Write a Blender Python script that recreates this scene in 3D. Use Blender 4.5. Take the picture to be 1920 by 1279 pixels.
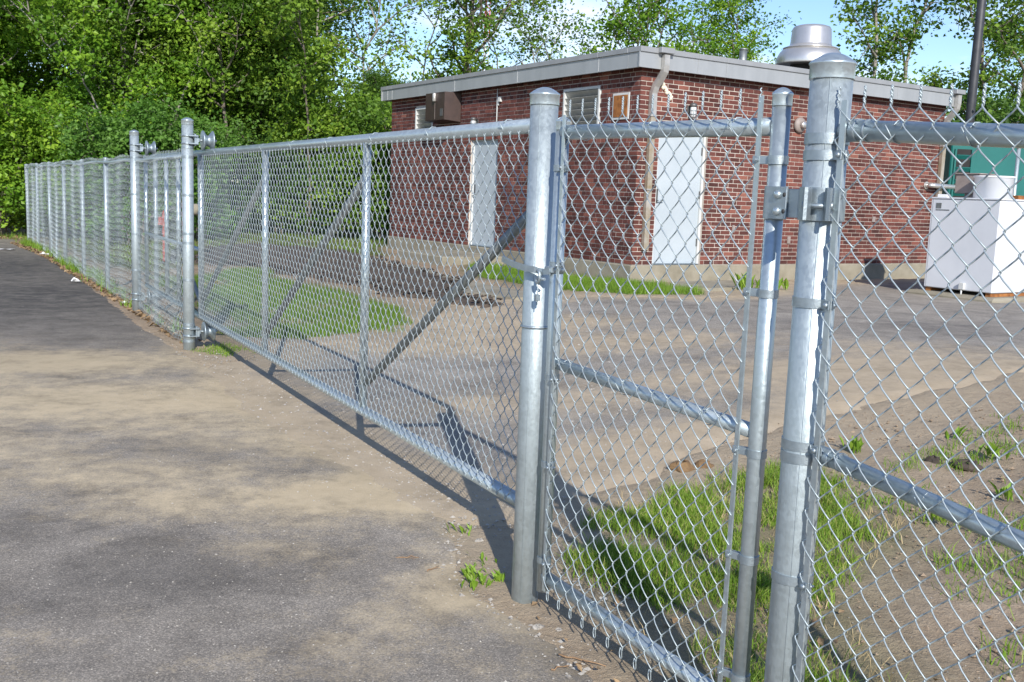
import bpy, math, random
import numpy as np
from mathutils import Matrix, Vector
from mathutils.geometry import delaunay_2d_cdt

for o in list(bpy.data.objects):
    bpy.data.objects.remove(o, do_unlink=True)
scene = bpy.context.scene
COL = scene.collection
R = math.radians
rng = np.random.default_rng(7)
random.seed(7)

# ------------------------------------------------------------------ camera
PITCH, ROLL, CAMH = R(8.11), R(2.15), 1.55
cam_d = bpy.data.cameras.new('camera')
cam = bpy.data.objects.new('camera', cam_d)
COL.objects.link(cam)
F_ = Vector((0, math.cos(PITCH), -math.sin(PITCH)))
U0 = Vector((0, math.sin(PITCH), math.cos(PITCH)))
R0 = Vector((1, 0, 0))
Rv = R0 * math.cos(ROLL) + U0 * math.sin(ROLL)
Uv = -R0 * math.sin(ROLL) + U0 * math.cos(ROLL)
M = Matrix((Rv, Uv, -F_)).transposed().to_4x4()
M.translation = (0, 0, CAMH)
cam.matrix_world = M
cam_d.sensor_width = 36
cam_d.lens = 1912 / 1920 * 36
cam_d.clip_start = 0.05
cam_d.clip_end = 3000
scene.camera = cam

# ------------------------------------------------------------------ world, sun, exposure
SUN_AZ, SUN_EL = R(170.5), R(30)
world = bpy.data.worlds.new('World')
scene.world = world
world.use_nodes = True
wn, wl = world.node_tree.nodes, world.node_tree.links
wn.clear()
sky = wn.new('ShaderNodeTexSky')
sky.sky_type = 'NISHITA'
sky.sun_disc = False
sky.sun_elevation = SUN_EL
sky.sun_rotation = SUN_AZ
sky.air_density = 1.0
sky.dust_density = 0.0
sky.ozone_density = 3.2
tc = wn.new('ShaderNodeTexCoord')
mp = wn.new('ShaderNodeMapping')
mp.inputs['Scale'].default_value = (1, 1, 2.6)
mp.inputs['Location'].default_value = (0.32, 0.1, 0.0)
nz = wn.new('ShaderNodeTexNoise')
nz.inputs['Scale'].default_value = 2.3
nz.inputs['Detail'].default_value = 7
nz.inputs['Roughness'].default_value = 0.58
rp = wn.new('ShaderNodeValToRGB')
rp.color_ramp.elements[0].position = 0.46
rp.color_ramp.elements[1].position = 0.60
sep = wn.new('ShaderNodeSeparateXYZ')
mr = wn.new('ShaderNodeMapRange')          # cumulus banks lie low over the horizon
mr.inputs['From Min'].default_value = 0.12
mr.inputs['From Max'].default_value = 0.42
mr.inputs['To Min'].default_value = 1.0
mr.inputs['To Max'].default_value = 0.1
mul = wn.new('ShaderNodeMath'); mul.operation = 'MULTIPLY'
mix = wn.new('ShaderNodeMix'); mix.data_type = 'RGBA'
mix.inputs['B'].default_value = (7.0, 7.2, 7.5, 1)
bg = wn.new('ShaderNodeBackground')
bg.inputs['Strength'].default_value = 0.125
wo = wn.new('ShaderNodeOutputWorld')
wl.new(tc.outputs['Generated'], mp.inputs['Vector'])
wl.new(mp.outputs['Vector'], nz.inputs['Vector'])
wl.new(nz.outputs['Fac'], rp.inputs['Fac'])
wl.new(tc.outputs['Generated'], sep.inputs['Vector'])
wl.new(sep.outputs['Z'], mr.inputs['Value'])
wl.new(rp.outputs['Color'], mul.inputs[0])
wl.new(mr.outputs['Result'], mul.inputs[1])
wl.new(mul.outputs[0], mix.inputs['Factor'])
hs = wn.new('ShaderNodeHueSaturation'); hs.inputs['Saturation'].default_value = 1.08; hs.inputs['Hue'].default_value = .508; hs.inputs['Value'].default_value = .95
wl.new(sky.outputs['Color'], hs.inputs['Color'])
wl.new(hs.outputs['Color'], mix.inputs['A'])
wl.new(mix.outputs['Result'], bg.inputs['Color'])
wl.new(bg.outputs['Background'], wo.inputs['Surface'])

sun_d = bpy.data.lights.new('sun', 'SUN')
sun_d.energy = 3.9
sun_d.angle = R(0.53)
sun_d.color = (1.0, 0.95, 0.87)
sun = bpy.data.objects.new('sun', sun_d)
COL.objects.link(sun)
S = Vector((math.sin(SUN_AZ) * math.cos(SUN_EL), math.cos(SUN_AZ) * math.cos(SUN_EL), math.sin(SUN_EL)))
sun.rotation_euler = S.to_track_quat('Z', 'Y').to_euler()
sun.location = S * 60

vs = scene.view_settings
vs.view_transform = 'Standard'
vs.look = 'None'
vs.exposure = 0.58
vs.gamma = 1.0
vs.use_curve_mapping = False
scene.render.engine = 'CYCLES'
scene.cycles.max_bounces = 5
scene.cycles.diffuse_bounces = 3
scene.cycles.glossy_bounces = 3
scene.cycles.transmission_bounces = 2
scene.cycles.transparent_max_bounces = 4

# ------------------------------------------------------------------ frames
GA = R(90 + 28.616)                       # direction of the fence line (local x)
GU = np.array([math.cos(GA), math.sin(GA)])
GV = np.array([-GU[1] * -1, GU[0] * -1])  # across the fence, towards the yard
GV = np.array([GU[1], -GU[0]])
def uv(u, v):
    p = GU * u + GV * v
    return float(p[0]), float(p[1])
BA = R(32.656)                            # building: local x along the door wall
BO = (1.783, 15.618, 0.567)

def hz(x, y):                             # ground height
    v = .878 * np.asarray(x, float) + .479 * np.asarray(y, float)
    t = np.clip((v - 2.3) / 5.9, 0, 1)
    return .29 * t * t * (3 - 2 * t)

def vnoise(x, y, s, seed=0):              # cheap value noise
    x = np.asarray(x, float) / s; y = np.asarray(y, float) / s
    xi = np.floor(x).astype(np.int64); yi = np.floor(y).astype(np.int64)
    fx = x - xi; fy = y - yi
    fx = fx * fx * (3 - 2 * fx); fy = fy * fy * (3 - 2 * fy)
    def h(a, b):
        n = (a * 374761393 + b * 668265263 + seed * 974634777) & 0x7fffffff
        n = ((n ^ (n >> 13)) * 1274126177) & 0x7fffffff
        return ((n ^ (n >> 16)) & 0xffff) / 65535.0
    return (h(xi, yi) * (1 - fx) + h(xi + 1, yi) * fx) * (1 - fy) + (h(xi, yi + 1) * (1 - fx) + h(xi + 1, yi + 1) * fx) * fy

def fbm(x, y, s, seed=0, n=4):
    a, t, w = 0, 0, 1.0
    for i in range(n):
        a = a + w * vnoise(x, y, s / 2 ** i, seed + i * 17); t += w; w *= .55
    return a / t

def in_poly(x, y, poly):
    x = np.asarray(x, float); y = np.asarray(y, float)
    inside = np.zeros(x.shape, bool)
    n = len(poly)
    for i in range(n):
        x0, y0 = poly[i]; x1, y1 = poly[(i + 1) % n]
        if y0 == y1: continue
        c = ((y0 > y) != (y1 > y)) & (x < (x1 - x0) * (y - y0) / (y1 - y0) + x0)
        inside ^= c
    return inside

def dist_line(x, y, pts, closed=False):
    x = np.asarray(x, float); y = np.asarray(y, float)
    d = np.full(x.shape, 1e9)
    m = len(pts) if closed else len(pts) - 1
    for i in range(m):
        ax, ay = pts[i]; bx, by = pts[(i + 1) % len(pts)]
        dx, dy = bx - ax, by - ay
        L = dx * dx + dy * dy + 1e-12
        t = np.clip(((x - ax) * dx + (y - ay) * dy) / L, 0, 1)
        d = np.minimum(d, np.hypot(x - ax - t * dx, y - ay - t * dy))
    return d

# ------------------------------------------------------------------ materials
def nmat(name):
    m = bpy.data.materials.new(name); m.use_nodes = True
    n, l = m.node_tree.nodes, m.node_tree.links
    b = n['Principled BSDF']
    return m, n, l, b

def ramp(n, stops):
    r = n.new('ShaderNodeValToRGB')
    e = r.color_ramp.elements
    while len(e) < len(stops): e.new(0.5)
    for i, (p, c) in enumerate(stops):
        e[i].position = p; e[i].color = (*c, 1)
    return r

def noise(n, l, scale, detail=4, rough=.55, vec=None):
    t = n.new('ShaderNodeTexNoise')
    t.inputs['Scale'].default_value = scale
    t.inputs['Detail'].default_value = detail
    t.inputs['Roughness'].default_value = rough
    if vec is not None: l.new(vec, t.inputs['Vector'])
    return t

def objco(n):
    return n.new('ShaderNodeTexCoord').outputs['Object']
def worldco(n):
    return n.new('ShaderNodeNewGeometry').outputs['Position']

def mat_plain(name, c0, c1, rough=.6, metal=0.0, scale=6, bump=0.0, bscale=40, world=False, detail=5, spec=None):
    m, n, l, b = nmat(name)
    v = worldco(n) if world else objco(n)
    t = noise(n, l, scale, detail, .6, v)
    r = ramp(n, [(.3, c0), (.7, c1)])
    l.new(t.outputs['Fac'], r.inputs['Fac']); l.new(r.outputs['Color'], b.inputs['Base Color'])
    b.inputs['Roughness'].default_value = rough
    b.inputs['Metallic'].default_value = metal
    if spec is not None: b.inputs['Specular IOR Level'].default_value = spec
    if bump:
        t2 = noise(n, l, bscale, 5, .6, v)
        bp = n.new('ShaderNodeBump'); bp.inputs['Strength'].default_value = bump; bp.inputs['Distance'].default_value = .01
        l.new(t2.outputs['Fac'], bp.inputs['Height']); l.new(bp.outputs['Normal'], b.inputs['Normal'])
    return m

def mat_galv(name, base=.62, rough=.36, bump=.25, spangle=70, drip=True, dist=.004, metal=.8):
    m, n, l, b = nmat(name)
    co = objco(n)
    vo = n.new('ShaderNodeTexVoronoi'); vo.inputs['Scale'].default_value = spangle
    l.new(co, vo.inputs['Vector'])
    sp = n.new('ShaderNodeSeparateColor'); l.new(vo.outputs['Color'], sp.inputs['Color'])
    t = noise(n, l, 9, 6, .65, co)
    ad = n.new('ShaderNodeMath'); ad.operation = 'MULTIPLY_ADD'
    l.new(sp.outputs['Red'], ad.inputs[0]); ad.inputs[1].default_value = .45
    l.new(t.outputs['Fac'], ad.inputs[2])
    r = ramp(n, [(.3, (base * .80, base * .92, base * .965)), (.55, (base * .88, base * 1.01, base * 1.06)), (.95, (base * .98, base * 1.12, base * 1.18))])
    l.new(ad.outputs[0], r.inputs['Fac']); l.new(r.outputs['Color'], b.inputs['Base Color'])
    b.inputs['Metallic'].default_value = metal
    rr = n.new('ShaderNodeMapRange'); rr.inputs['To Min'].default_value = rough - .09; rr.inputs['To Max'].default_value = rough + .14
    l.new(ad.outputs[0], rr.inputs['Value']); l.new(rr.outputs['Result'], b.inputs['Roughness'])
    mpn = n.new('ShaderNodeMapping'); mpn.inputs['Scale'].default_value = (1, 1, .38 if drip else 1)
    l.new(co, mpn.inputs['Vector'])
    t2 = noise(n, l, 110 if drip else 160, 4, .62, mpn.outputs['Vector'])
    bp = n.new('ShaderNodeBump'); bp.inputs['Strength'].default_value = bump; bp.inputs['Distance'].default_value = dist
    l.new(t2.outputs['Fac'], bp.inputs['Height']); l.new(bp.outputs['Normal'], b.inputs['Normal'])
    return m

def mat_leaf(name, stops, transl=.42, rough=.5):
    m, n, l, b = nmat(name)
    at = n.new('ShaderNodeAttribute'); at.attribute_name = 'tint'
    oi = n.new('ShaderNodeObjectInfo')
    t = noise(n, l, .9, 3, .5, worldco(n))
    a1 = n.new('ShaderNodeMath'); a1.operation = 'MULTIPLY_ADD'
    l.new(t.outputs['Fac'], a1.inputs[0]); a1.inputs[1].default_value = .55
    l.new(at.outputs['Fac'], a1.inputs[2])
    a2 = n.new('ShaderNodeMath'); a2.operation = 'MULTIPLY_ADD'
    l.new(oi.outputs['Random'], a2.inputs[0]); a2.inputs[1].default_value = .16
    l.new(a1.outputs[0], a2.inputs[2])
    r = ramp(n, stops)
    a3 = n.new('ShaderNodeMath'); a3.operation = 'MULTIPLY_ADD'
    a3.inputs[1].default_value = .72; a3.inputs[2].default_value = -.1
    l.new(a2.outputs[0], a3.inputs[0]); l.new(a3.outputs[0], r.inputs['Fac'])
    l.new(r.outputs['Color'], b.inputs['Base Color'])
    b.inputs['Roughness'].default_value = rough
    b.inputs['Specular IOR Level'].default_value = .35
    tr = n.new('ShaderNodeBsdfTranslucent'); l.new(r.outputs['Color'], tr.inputs['Color'])
    ms = n.new('ShaderNodeMixShader'); ms.inputs['Fac'].default_value = transl
    l.new(b.outputs['BSDF'], ms.inputs[1]); l.new(tr.outputs['BSDF'], ms.inputs[2])
    l.new(ms.outputs['Shader'], n['Material Output'].inputs['Surface'])
    return m

def mat_asphalt(name, c0, c1, dust0, dust1, speck=.5, dark=(.055, .053, .053)):
    m, n, l, b = nmat(name)
    w = worldco(n)
    t1 = noise(n, l, 1.1, 6, .6, w)
    t2 = noise(n, l, 95, 3, .7, w)
    t3 = noise(n, l, 5, 9, .72, w)
    tm = n.new('ShaderNodeMath'); tm.operation = 'MULTIPLY_ADD'
    t4 = noise(n, l, 3.1, 8, .7, w)
    l.new(t4.outputs['Fac'], tm.inputs[0]); tm.inputs[1].default_value = .6
    th = n.new('ShaderNodeMath'); th.operation = 'MULTIPLY'; th.inputs[1].default_value = .4; l.new(t1.outputs['Fac'], th.inputs[0]); l.new(th.outputs[0], tm.inputs[2])
    r1 = ramp(n, [(.36, c0), (.62, c1)]); l.new(tm.outputs[0], r1.inputs['Fac'])
    # stone aggregate in the binder
    vo = n.new('ShaderNodeTexVoronoi'); vo.inputs['Scale'].default_value = 210; l.new(w, vo.inputs['Vector'])
    sc = n.new('ShaderNodeSeparateColor'); l.new(vo.outputs['Color'], sc.inputs['Color'])
    rs = ramp(n, [(.0, (.45, .45, .45)), (.5, (.9, .9, .9)), (.82, (1.25, 1.22, 1.2)), (.95, (1.9, 1.85, 1.8))])
    l.new(sc.outputs['Red'], rs.inputs['Fac'])
    mx = n.new('ShaderNodeMix'); mx.data_type = 'RGBA'; mx.blend_type = 'MULTIPLY'; mx.inputs['Factor'].default_value = speck
    l.new(r1.outputs['Color'], mx.inputs['A']); l.new(rs.outputs['Color'], mx.inputs['B'])
    # wind-blown sand lying on it
    ad = n.new('ShaderNodeAttribute'); ad.attribute_name = 'dust'
    f1 = n.new('ShaderNodeMath'); f1.operation = 'MULTIPLY_ADD'      # dust + (noise-.5)*k
    s1 = n.new('ShaderNodeMath'); s1.operation = 'SUBTRACT'; s1.inputs[1].default_value = .5
    l.new(t3.outputs['Fac'], s1.inputs[0]); l.new(s1.outputs[0], f1.inputs[0]); f1.inputs[1].default_value = 1.15
    l.new(ad.outputs['Fac'], f1.inputs[2])
    f2 = n.new('ShaderNodeMath'); f2.operation = 'MULTIPLY_ADD'
    s2 = n.new('ShaderNodeMath'); s2.operation = 'SUBTRACT'; s2.inputs[1].default_value = .5
    l.new(t2.outputs['Fac'], s2.inputs[0]); l.new(s2.outputs[0], f2.inputs[0]); f2.inputs[1].default_value = .8
    l.new(f1.outputs[0], f2.inputs[2])
    rd = ramp(n, [(.20, (0, 0, 0)), (.66, (.95, .95, .95))]); l.new(f2.outputs[0], rd.inputs['Fac'])
    rdc = ramp(n, [(.3, dust0), (.7, dust1)]); l.new(t3.outputs['Fac'], rdc.inputs['Fac'])
    mx2 = n.new('ShaderNodeMix'); mx2.data_type = 'RGBA'
    l.new(rd.outputs['Color'], mx2.inputs['Factor']); l.new(mx.outputs['Result'], mx2.inputs['A']); l.new(rdc.outputs['Color'], mx2.inputs['B'])
    # patches darkened by a vertex mask, plus the crack line in the yard
    ak = n.new('ShaderNodeAttribute'); ak.attribute_name = 'dark'
    mk = n.new('ShaderNodeMath'); mk.operation = 'MULTIPLY'; l.new(ak.outputs['Fac'], mk.inputs[0])
    rk = ramp(n, [(.25, (.35, .35, .35)), (.6, (1, 1, 1))]); l.new(t3.outputs['Fac'], rk.inputs['Fac']); l.new(rk.outputs['Color'], mk.inputs[1])
    mx3 = n.new('ShaderNodeMix'); mx3.data_type = 'RGBA'; mx3.inputs['B'].default_value = (*dark, 1)
    l.new(mk.outputs[0], mx3.inputs['Factor']); l.new(mx2.outputs['Result'], mx3.inputs['A'])
    t6 = noise(n, l, 2.2, 10, .78, w)
    r6 = ramp(n, [(.33, (.66, .66, .67)), (.48, (1, 1, 1)), (.66, (1.12, 1.11, 1.09))]); l.new(t6.outputs['Fac'], r6.inputs['Fac'])
    mx6 = n.new('ShaderNodeMix'); mx6.data_type = 'RGBA'; mx6.blend_type = 'MULTIPLY'; mx6.inputs['Factor'].default_value = .85
    l.new(mx3.outputs['Result'], mx6.inputs['A']); l.new(r6.outputs['Color'], mx6.inputs['B'])
    l.new(mx6.outputs['Result'], b.inputs['Base Color'])
    b.inputs['Roughness'].default_value = .88
    b.inputs['Specular IOR Level'].default_value = .25
    hb = n.new('ShaderNodeMath'); hb.operation = 'ADD'; l.new(t2.outputs['Fac'], hb.inputs[0]); l.new(sc.outputs['Red'], hb.inputs[1])
    bp = n.new('ShaderNodeBump'); bp.inputs['Strength'].default_value = .55; bp.inputs['Distance'].default_value = .004
    l.new(hb.outputs[0], bp.inputs['Height']); l.new(bp.outputs['Normal'], b.inputs['Normal'])
    return m

def mat_ground():
    m, n, l, b = nmat('soil')
    w = worldco(n)
    t1 = noise(n, l, .8, 7, .62, w); t2 = noise(n, l, 14, 7, .7, w); t3 = noise(n, l, 120, 3, .7, w)
    r1 = ramp(n, [(.3, (.225, .165, .115)), (.5, (.35, .268, .19)), (.72, (.50, .40, .295))])
    a = n.new('ShaderNodeMath'); a.operation = 'MULTIPLY_ADD'; l.new(t2.outputs['Fac'], a.inputs[0]); a.inputs[1].default_value = .5
    h = n.new('ShaderNodeMath'); h.operation = 'MULTIPLY'; h.inputs[1].default_value = .5; l.new(t1.outputs['Fac'], h.inputs[0]); l.new(h.outputs[0], a.inputs[2])
    l.new(a.outputs[0], r1.inputs['Fac'])
    rs = ramp(n, [(.3, (.62, .6, .58)), (.62, (1.05, 1.05, 1.05)), (.78, (1.6, 1.6, 1.6))]); l.new(t3.outputs['Fac'], rs.inputs['Fac'])
    mx = n.new('ShaderNodeMix'); mx.data_type = 'RGBA'; mx.blend_type = 'MULTIPLY'; mx.inputs['Factor'].default_value = .7
    l.new(r1.outputs['Color'], mx.inputs['A']); l.new(rs.outputs['Color'], mx.inputs['B'])
    ag = n.new('ShaderNodeAttribute'); ag.attribute_name = 'grass'
    rg = ramp(n, [(.3, (.045, .062, .014)), (.7, (.10, .135, .03))]); l.new(t2.outputs['Fac'], rg.inputs['Fac'])
    mx2 = n.new('ShaderNodeMix'); mx2.data_type = 'RGBA'
    l.new(ag.outputs['Fac'], mx2.inputs['Factor']); l.new(mx.outputs['Result'], mx2.inputs['A']); l.new(rg.outputs['Color'], mx2.inputs['B'])
    asd = n.new('ShaderNodeAttribute'); asd.attribute_name = 'sand'
    sm_ = n.new('ShaderNodeMath'); sm_.operation = 'MULTIPLY'; l.new(asd.outputs['Fac'], sm_.inputs[0])
    rsd = ramp(n, [(.25, (.45, .45, .45)), (.55, (1, 1, 1))]); l.new(t2.outputs['Fac'], rsd.inputs['Fac']); l.new(rsd.outputs['Color'], sm_.inputs[1])
    mx4 = n.new('ShaderNodeMix'); mx4.data_type = 'RGBA'; mx4.inputs['B'].default_value = (.425, .345, .245, 1)
    l.new(sm_.outputs[0], mx4.inputs['Factor']); l.new(mx2.outputs['Result'], mx4.inputs['A'])
    l.new(mx4.outputs['Result'], b.inputs['Base Color'])
    b.inputs['Roughness'].default_value = .95; b.inputs['Specular IOR Level'].default_value = .15
    hb = n.new('ShaderNodeMath'); hb.operation = 'MULTIPLY_ADD'; l.new(t3.outputs['Fac'], hb.inputs[0]); hb.inputs[1].default_value = .35; l.new(t2.outputs['Fac'], hb.inputs[2])
    bp = n.new('ShaderNodeBump'); bp.inputs['Strength'].default_value = .8; bp.inputs['Distance'].default_value = .03
    l.new(hb.outputs[0], bp.inputs['Height']); l.new(bp.outputs['Normal'], b.inputs['Normal'])
    return m

def mat_brick():
    m, n, l, b = nmat('brick_red')
    at = n.new('ShaderNodeAttribute'); at.attribute_name = 'tint'
    oi = n.new('ShaderNodeObjectInfo')
    a = n.new('ShaderNodeMath'); a.operation = 'ADD'; l.new(at.outputs['Fac'], a.inputs[0]); l.new(oi.outputs['Random'], a.inputs[1])
    f = n.new('ShaderNodeMath'); f.operation = 'FRACT'; l.new(a.outputs[0], f.inputs[0])
    r = ramp(n, [(0, (.078, .035, .032)), (.2, (.100, .039, .034)), (.5, (.134, .051, .043)), (.8, (.165, .062, .051)), (.93, (.215, .082, .063)), (1, (.26, .11, .082))])
    l.new(f.outputs[0], r.inputs['Fac'])
    w = worldco(n)
    t = noise(n, l, 45, 5, .7, w)
    rs = ramp(n, [(.3, (.7, .68, .68)), (.7, (1.25, 1.2, 1.18))]); l.new(t.outputs['Fac'], rs.inputs['Fac'])
    mx = n.new('ShaderNodeMix'); mx.data_type = 'RGBA'; mx.blend_type = 'MULTIPLY'; mx.inputs['Factor'].default_value = .8
    l.new(r.outputs['Color'], mx.inputs['A']); l.new(rs.outputs['Color'], mx.inputs['B'])
    t2 = noise(n, l, 1.7, 6, .7, w)        # lime bloom and soot patches
    re = ramp(n, [(.60, (0, 0, 0)), (.80, (.42, .42, .42))]); l.new(t2.outputs['Fac'], re.inputs['Fac'])
    mx2 = n.new('ShaderNodeMix'); mx2.data_type = 'RGBA'; mx2.inputs['B'].default_value = (.42, .34, .31, 1)
    l.new(re.outputs['Color'], mx2.inputs['Factor']); l.new(mx.outputs['Result'], mx2.inputs['A'])
    t5 = noise(n, l, .9, 7, .65, w)
    rk = ramp(n, [(.30, (.45, .43, .42)), (.50, (1, 1, 1))]); l.new(t5.outputs['Fac'], rk.inputs['Fac'])
    mx5 = n.new('ShaderNodeMix'); mx5.data_type = 'RGBA'; mx5.blend_type = 'MULTIPLY'; mx5.inputs['Factor'].default_value = .8
    l.new(mx2.outputs['Result'], mx5.inputs['A']); l.new(rk.outputs['Color'], mx5.inputs['B'])
    l.new(mx5.outputs['Result'], b.inputs['Base Color'])
    b.inputs['Roughness'].default_value = .85; b.inputs['Specular IOR Level'].default_value = .2
    bp = n.new('ShaderNodeBump'); bp.inputs['Strength'].default_value = .4; bp.inputs['Distance'].default_value = .004
    l.new(t.outputs['Fac'], bp.inputs['Height']); l.new(bp.outputs['Normal'], b.inputs['Normal'])
    return m

MT = {}
MT['post'] = mat_galv('galvanised_post', .46, .42, .42, 90, True, .003, .62)
MT['pipe'] = mat_galv('galvanised_pipe', .50, .31, .05, 110, False, .001, .70)
MT['wire'] = mat_galv('galvanised_wire', .47, .48, .03, 200, False, .0003, .62)
MT['fit'] = mat_plain('cast_fitting', (.32, .375, .41), (.41, .47, .505), .46, .8, 30, .12, 120)
MT['cap'] = mat_galv('pressed_cap', .55, .28, .06, 90, False, .001, .75)
MT['darkpipe'] = mat_plain('weathered_steel', (.20, .22, .22), (.32, .34, .34), .55, .8, 14, .2, 90)
MT['brick'] = mat_brick()
MT['mortar'] = mat_plain('mortar', (.42, .37, .325), (.57, .51, .45), .95, 0, 5, .2, 90)
MT['concrete'] = mat_plain('concrete', (.20, .178, .13), (.32, .29, .225), .92, 0, 3, .4, 60, True, 8)
MT['fascia'] = mat_plain('fascia_metal', (.325, .34, .35), (.385, .40, .41), .42, .3, 2.5, .03, 12)
m_ = MT['fascia']; n_, l_ = m_.node_tree.nodes, m_.node_tree.links
mpn_ = n_.new('ShaderNodeMapping'); mpn_.inputs['Scale'].default_value = (1.6, 1.6, .5)
tx_ = [q for q in n_ if q.type == 'TEX_NOISE'][0]; tx_.inputs['Detail'].default_value = 8
l_.new([q for q in n_ if q.type == 'TEX_COORD'][0].outputs['Object'], mpn_.inputs['Vector']); l_.new(mpn_.outputs['Vector'], tx_.inputs['Vector'])
MT['coping'] = mat_plain('coping_metal', (.29, .30, .31), (.35, .36, .37), .5, .3, 4)
MT['seam'] = mat_plain('seam_dark', (.05, .05, .05), (.08, .08, .08), .8)
MT['roof'] = mat_plain('roof_membrane', (.06, .06, .06), (.11, .11, .11), .95, 0, 8)
MT['door'] = mat_plain('door_paint', (.385, .435, .47), (.44, .49, .525), .45, 0, 2, .05, 20)
MT['frame'] = mat_plain('frame_paint', (.52, .53, .52), (.62, .63, .62), .5, 0, 5)
MT['louvre'] = mat_plain('louvre_aluminium', (.40, .40, .37), (.55, .55, .52), .5, .4, 10)
MT['black'] = mat_plain('dark_void', (.012, .012, .012), (.02, .02, .02), .8)
MT['rust'] = mat_plain('rusty_plate', (.16, .055, .015), (.42, .17, .045), .85, 0, 12, .3, 60)
MT['hood'] = mat_plain('brown_hood_paint', (.035, .020, .017), (.058, .033, .027), .42, .1, 7, .1, 40)
MT['spout'] = mat_plain('downspout_metal', (.40, .385, .36), (.56, .54, .51), .42, .55, 8, .1, 40)
MT['spoutrust'] = mat_plain('downspout_stained', (.33, .26, .16), (.50, .47, .42), .5, .4, 6)
MT['foam'] = mat_plain('expanding_foam', (.66, .60, .47), (.80, .74, .62), .9, 0, 20, .5, 40)
MT['glass'] = mat_plain('lamp_glass', (.55, .56, .56), (.70, .71, .71), .2, 0, 5)
MT['lampbody'] = mat_plain('lamp_body', (.10, .10, .10), (.16, .16, .16), .5, .5)
MT['white'] = mat_plain('white_enamel', (.56, .58, .62), (.64, .66, .70), .38, 0, 1.6, .03, 12)
MT['bright'] = mat_plain('white_gloss', (.78, .79, .80), (.83, .84, .85), .35, 0, 3)
MT['vent'] = mat_plain('spun_aluminium', (.62, .60, .57), (.72, .70, .67), .34, .75, 5, .03, 30)
MT['ventdark'] = mat_plain('vent_throat', (.02, .02, .02), (.04, .04, .04), .8)
MT['teal'] = mat_plain('teal_paint', (.002, .105, .096), (.004, .135, .12), .5, 0, 1.3, .05, 20)
MT['polem'] = mat_plain('dark_pole', (.030, .032, .038), (.055, .057, .064), .55, .2, 6)
MT['taupe'] = mat_plain('taupe_paint', (.24, .20, .18), (.32, .27, .25), .6, 0, 6)
MT['red'] = mat_plain('red_orange_paint', (.30, .050, .032), (.40, .075, .045), .7, 0, 5)
MT['mred'] = mat_plain('mast_red', (.50, .05, .04), (.58, .08, .06), .6)
MT['mwhite'] = mat_plain('mast_white', (.75, .75, .75), (.8, .8, .8), .6)
MT['bark'] = mat_plain('bark', (.085, .068, .052), (.23, .20, .165), .95, 0, 14, .8, 30)
MT['barkgrey'] = mat_plain('bark_grey', (.16, .145, .125), (.36, .335, .30), .95, 0, 9, .8, 26)
MT['stone'] = mat_plain('pebble', (.17, .155, .14), (.50, .47, .42), .9, 0, 40, .3, 30, True)
MT['stick'] = mat_plain('dry_wood', (.20, .115, .06), (.36, .24, .14), .9, 0, 25, .4, 60)
MT['clod'] = mat_plain('clay_clod', (.13, .075, .035), (.25, .16, .08), .97, 0, 14, 1.0, 30, True)
MT['mulch'] = mat_plain('dark_mulch', (.030, .024, .020), (.105, .080, .062), .97, 0, 9, 1.0, 24, True)
MT['litter'] = mat_plain('dry_leaf_litter', (.14, .085, .042), (.33, .23, .13), .95, 0, 9, 0, 30, True)
MT['straw'] = mat_plain('straw', (.30, .22, .11), (.52, .42, .24), .9, 0, 9, 0, 30, True)
MT['crumb'] = mat_plain('soil_crumb', (.16, .115, .08), (.36, .275, .19), .97, 0, 6, .5, 60, True)
MT['paper'] = mat_plain('paper_scrap', (.7, .7, .7), (.8, .8, .8), .8)
MT['yellow'] = mat_plain('dandelion_yellow', (.70, .48, .01), (.80, .56, .02), .7)
MT['soil'] = mat_ground()
MT['drive'] = mat_asphalt('driveway_asphalt', (.190, .169, .143), (.31, .278, .238), (.47, .378, .245), (.59, .482, .327), .62)
MT['yard'] = mat_asphalt('old_asphalt', (.235, .211, .180), (.34, .309, .267), (.39, .312, .212), (.49, .40, .285), .55, (.085, .082, .084))
MT['grass'] = mat_leaf('grass_blades', [(.0, (0.055, 0.104, 0.012)), (.35, (0.128, 0.238, 0.022)), (.7, (0.226, 0.366, 0.037)), (1, (0.403, 0.415, 0.122))], .3, .55)
MT['leafA'] = mat_leaf('leaf_mid_green', [(.0, (0.043, 0.094, 0.013)), (.35, (0.115, 0.226, 0.025)), (.7, (0.237, 0.379, 0.038)), (1, (0.386, 0.497, 0.082))])
MT['leafB'] = mat_leaf('leaf_fresh_green', [(.0, (0.060, 0.139, 0.013)), (.35, (0.144, 0.299, 0.025)), (.7, (0.273, 0.451, 0.038)), (1, (0.415, 0.555, 0.068))])
MT['leafC'] = mat_leaf('leaf_dark_green', [(.0, (0.032, 0.076, 0.017)), (.35, (0.070, 0.152, 0.022)), (.7, (0.144, 0.263, 0.036)), (1, (0.258, 0.365, 0.055))])
MT['leafD'] = mat_leaf('leaf_blossoming', [(.0, (0.043, 0.116, 0.015)), (.4, (0.103, 0.233, 0.030)), (.72, (0.189, 0.349, 0.070)), (.93, (0.516, 0.601, 0.460))])

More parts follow.
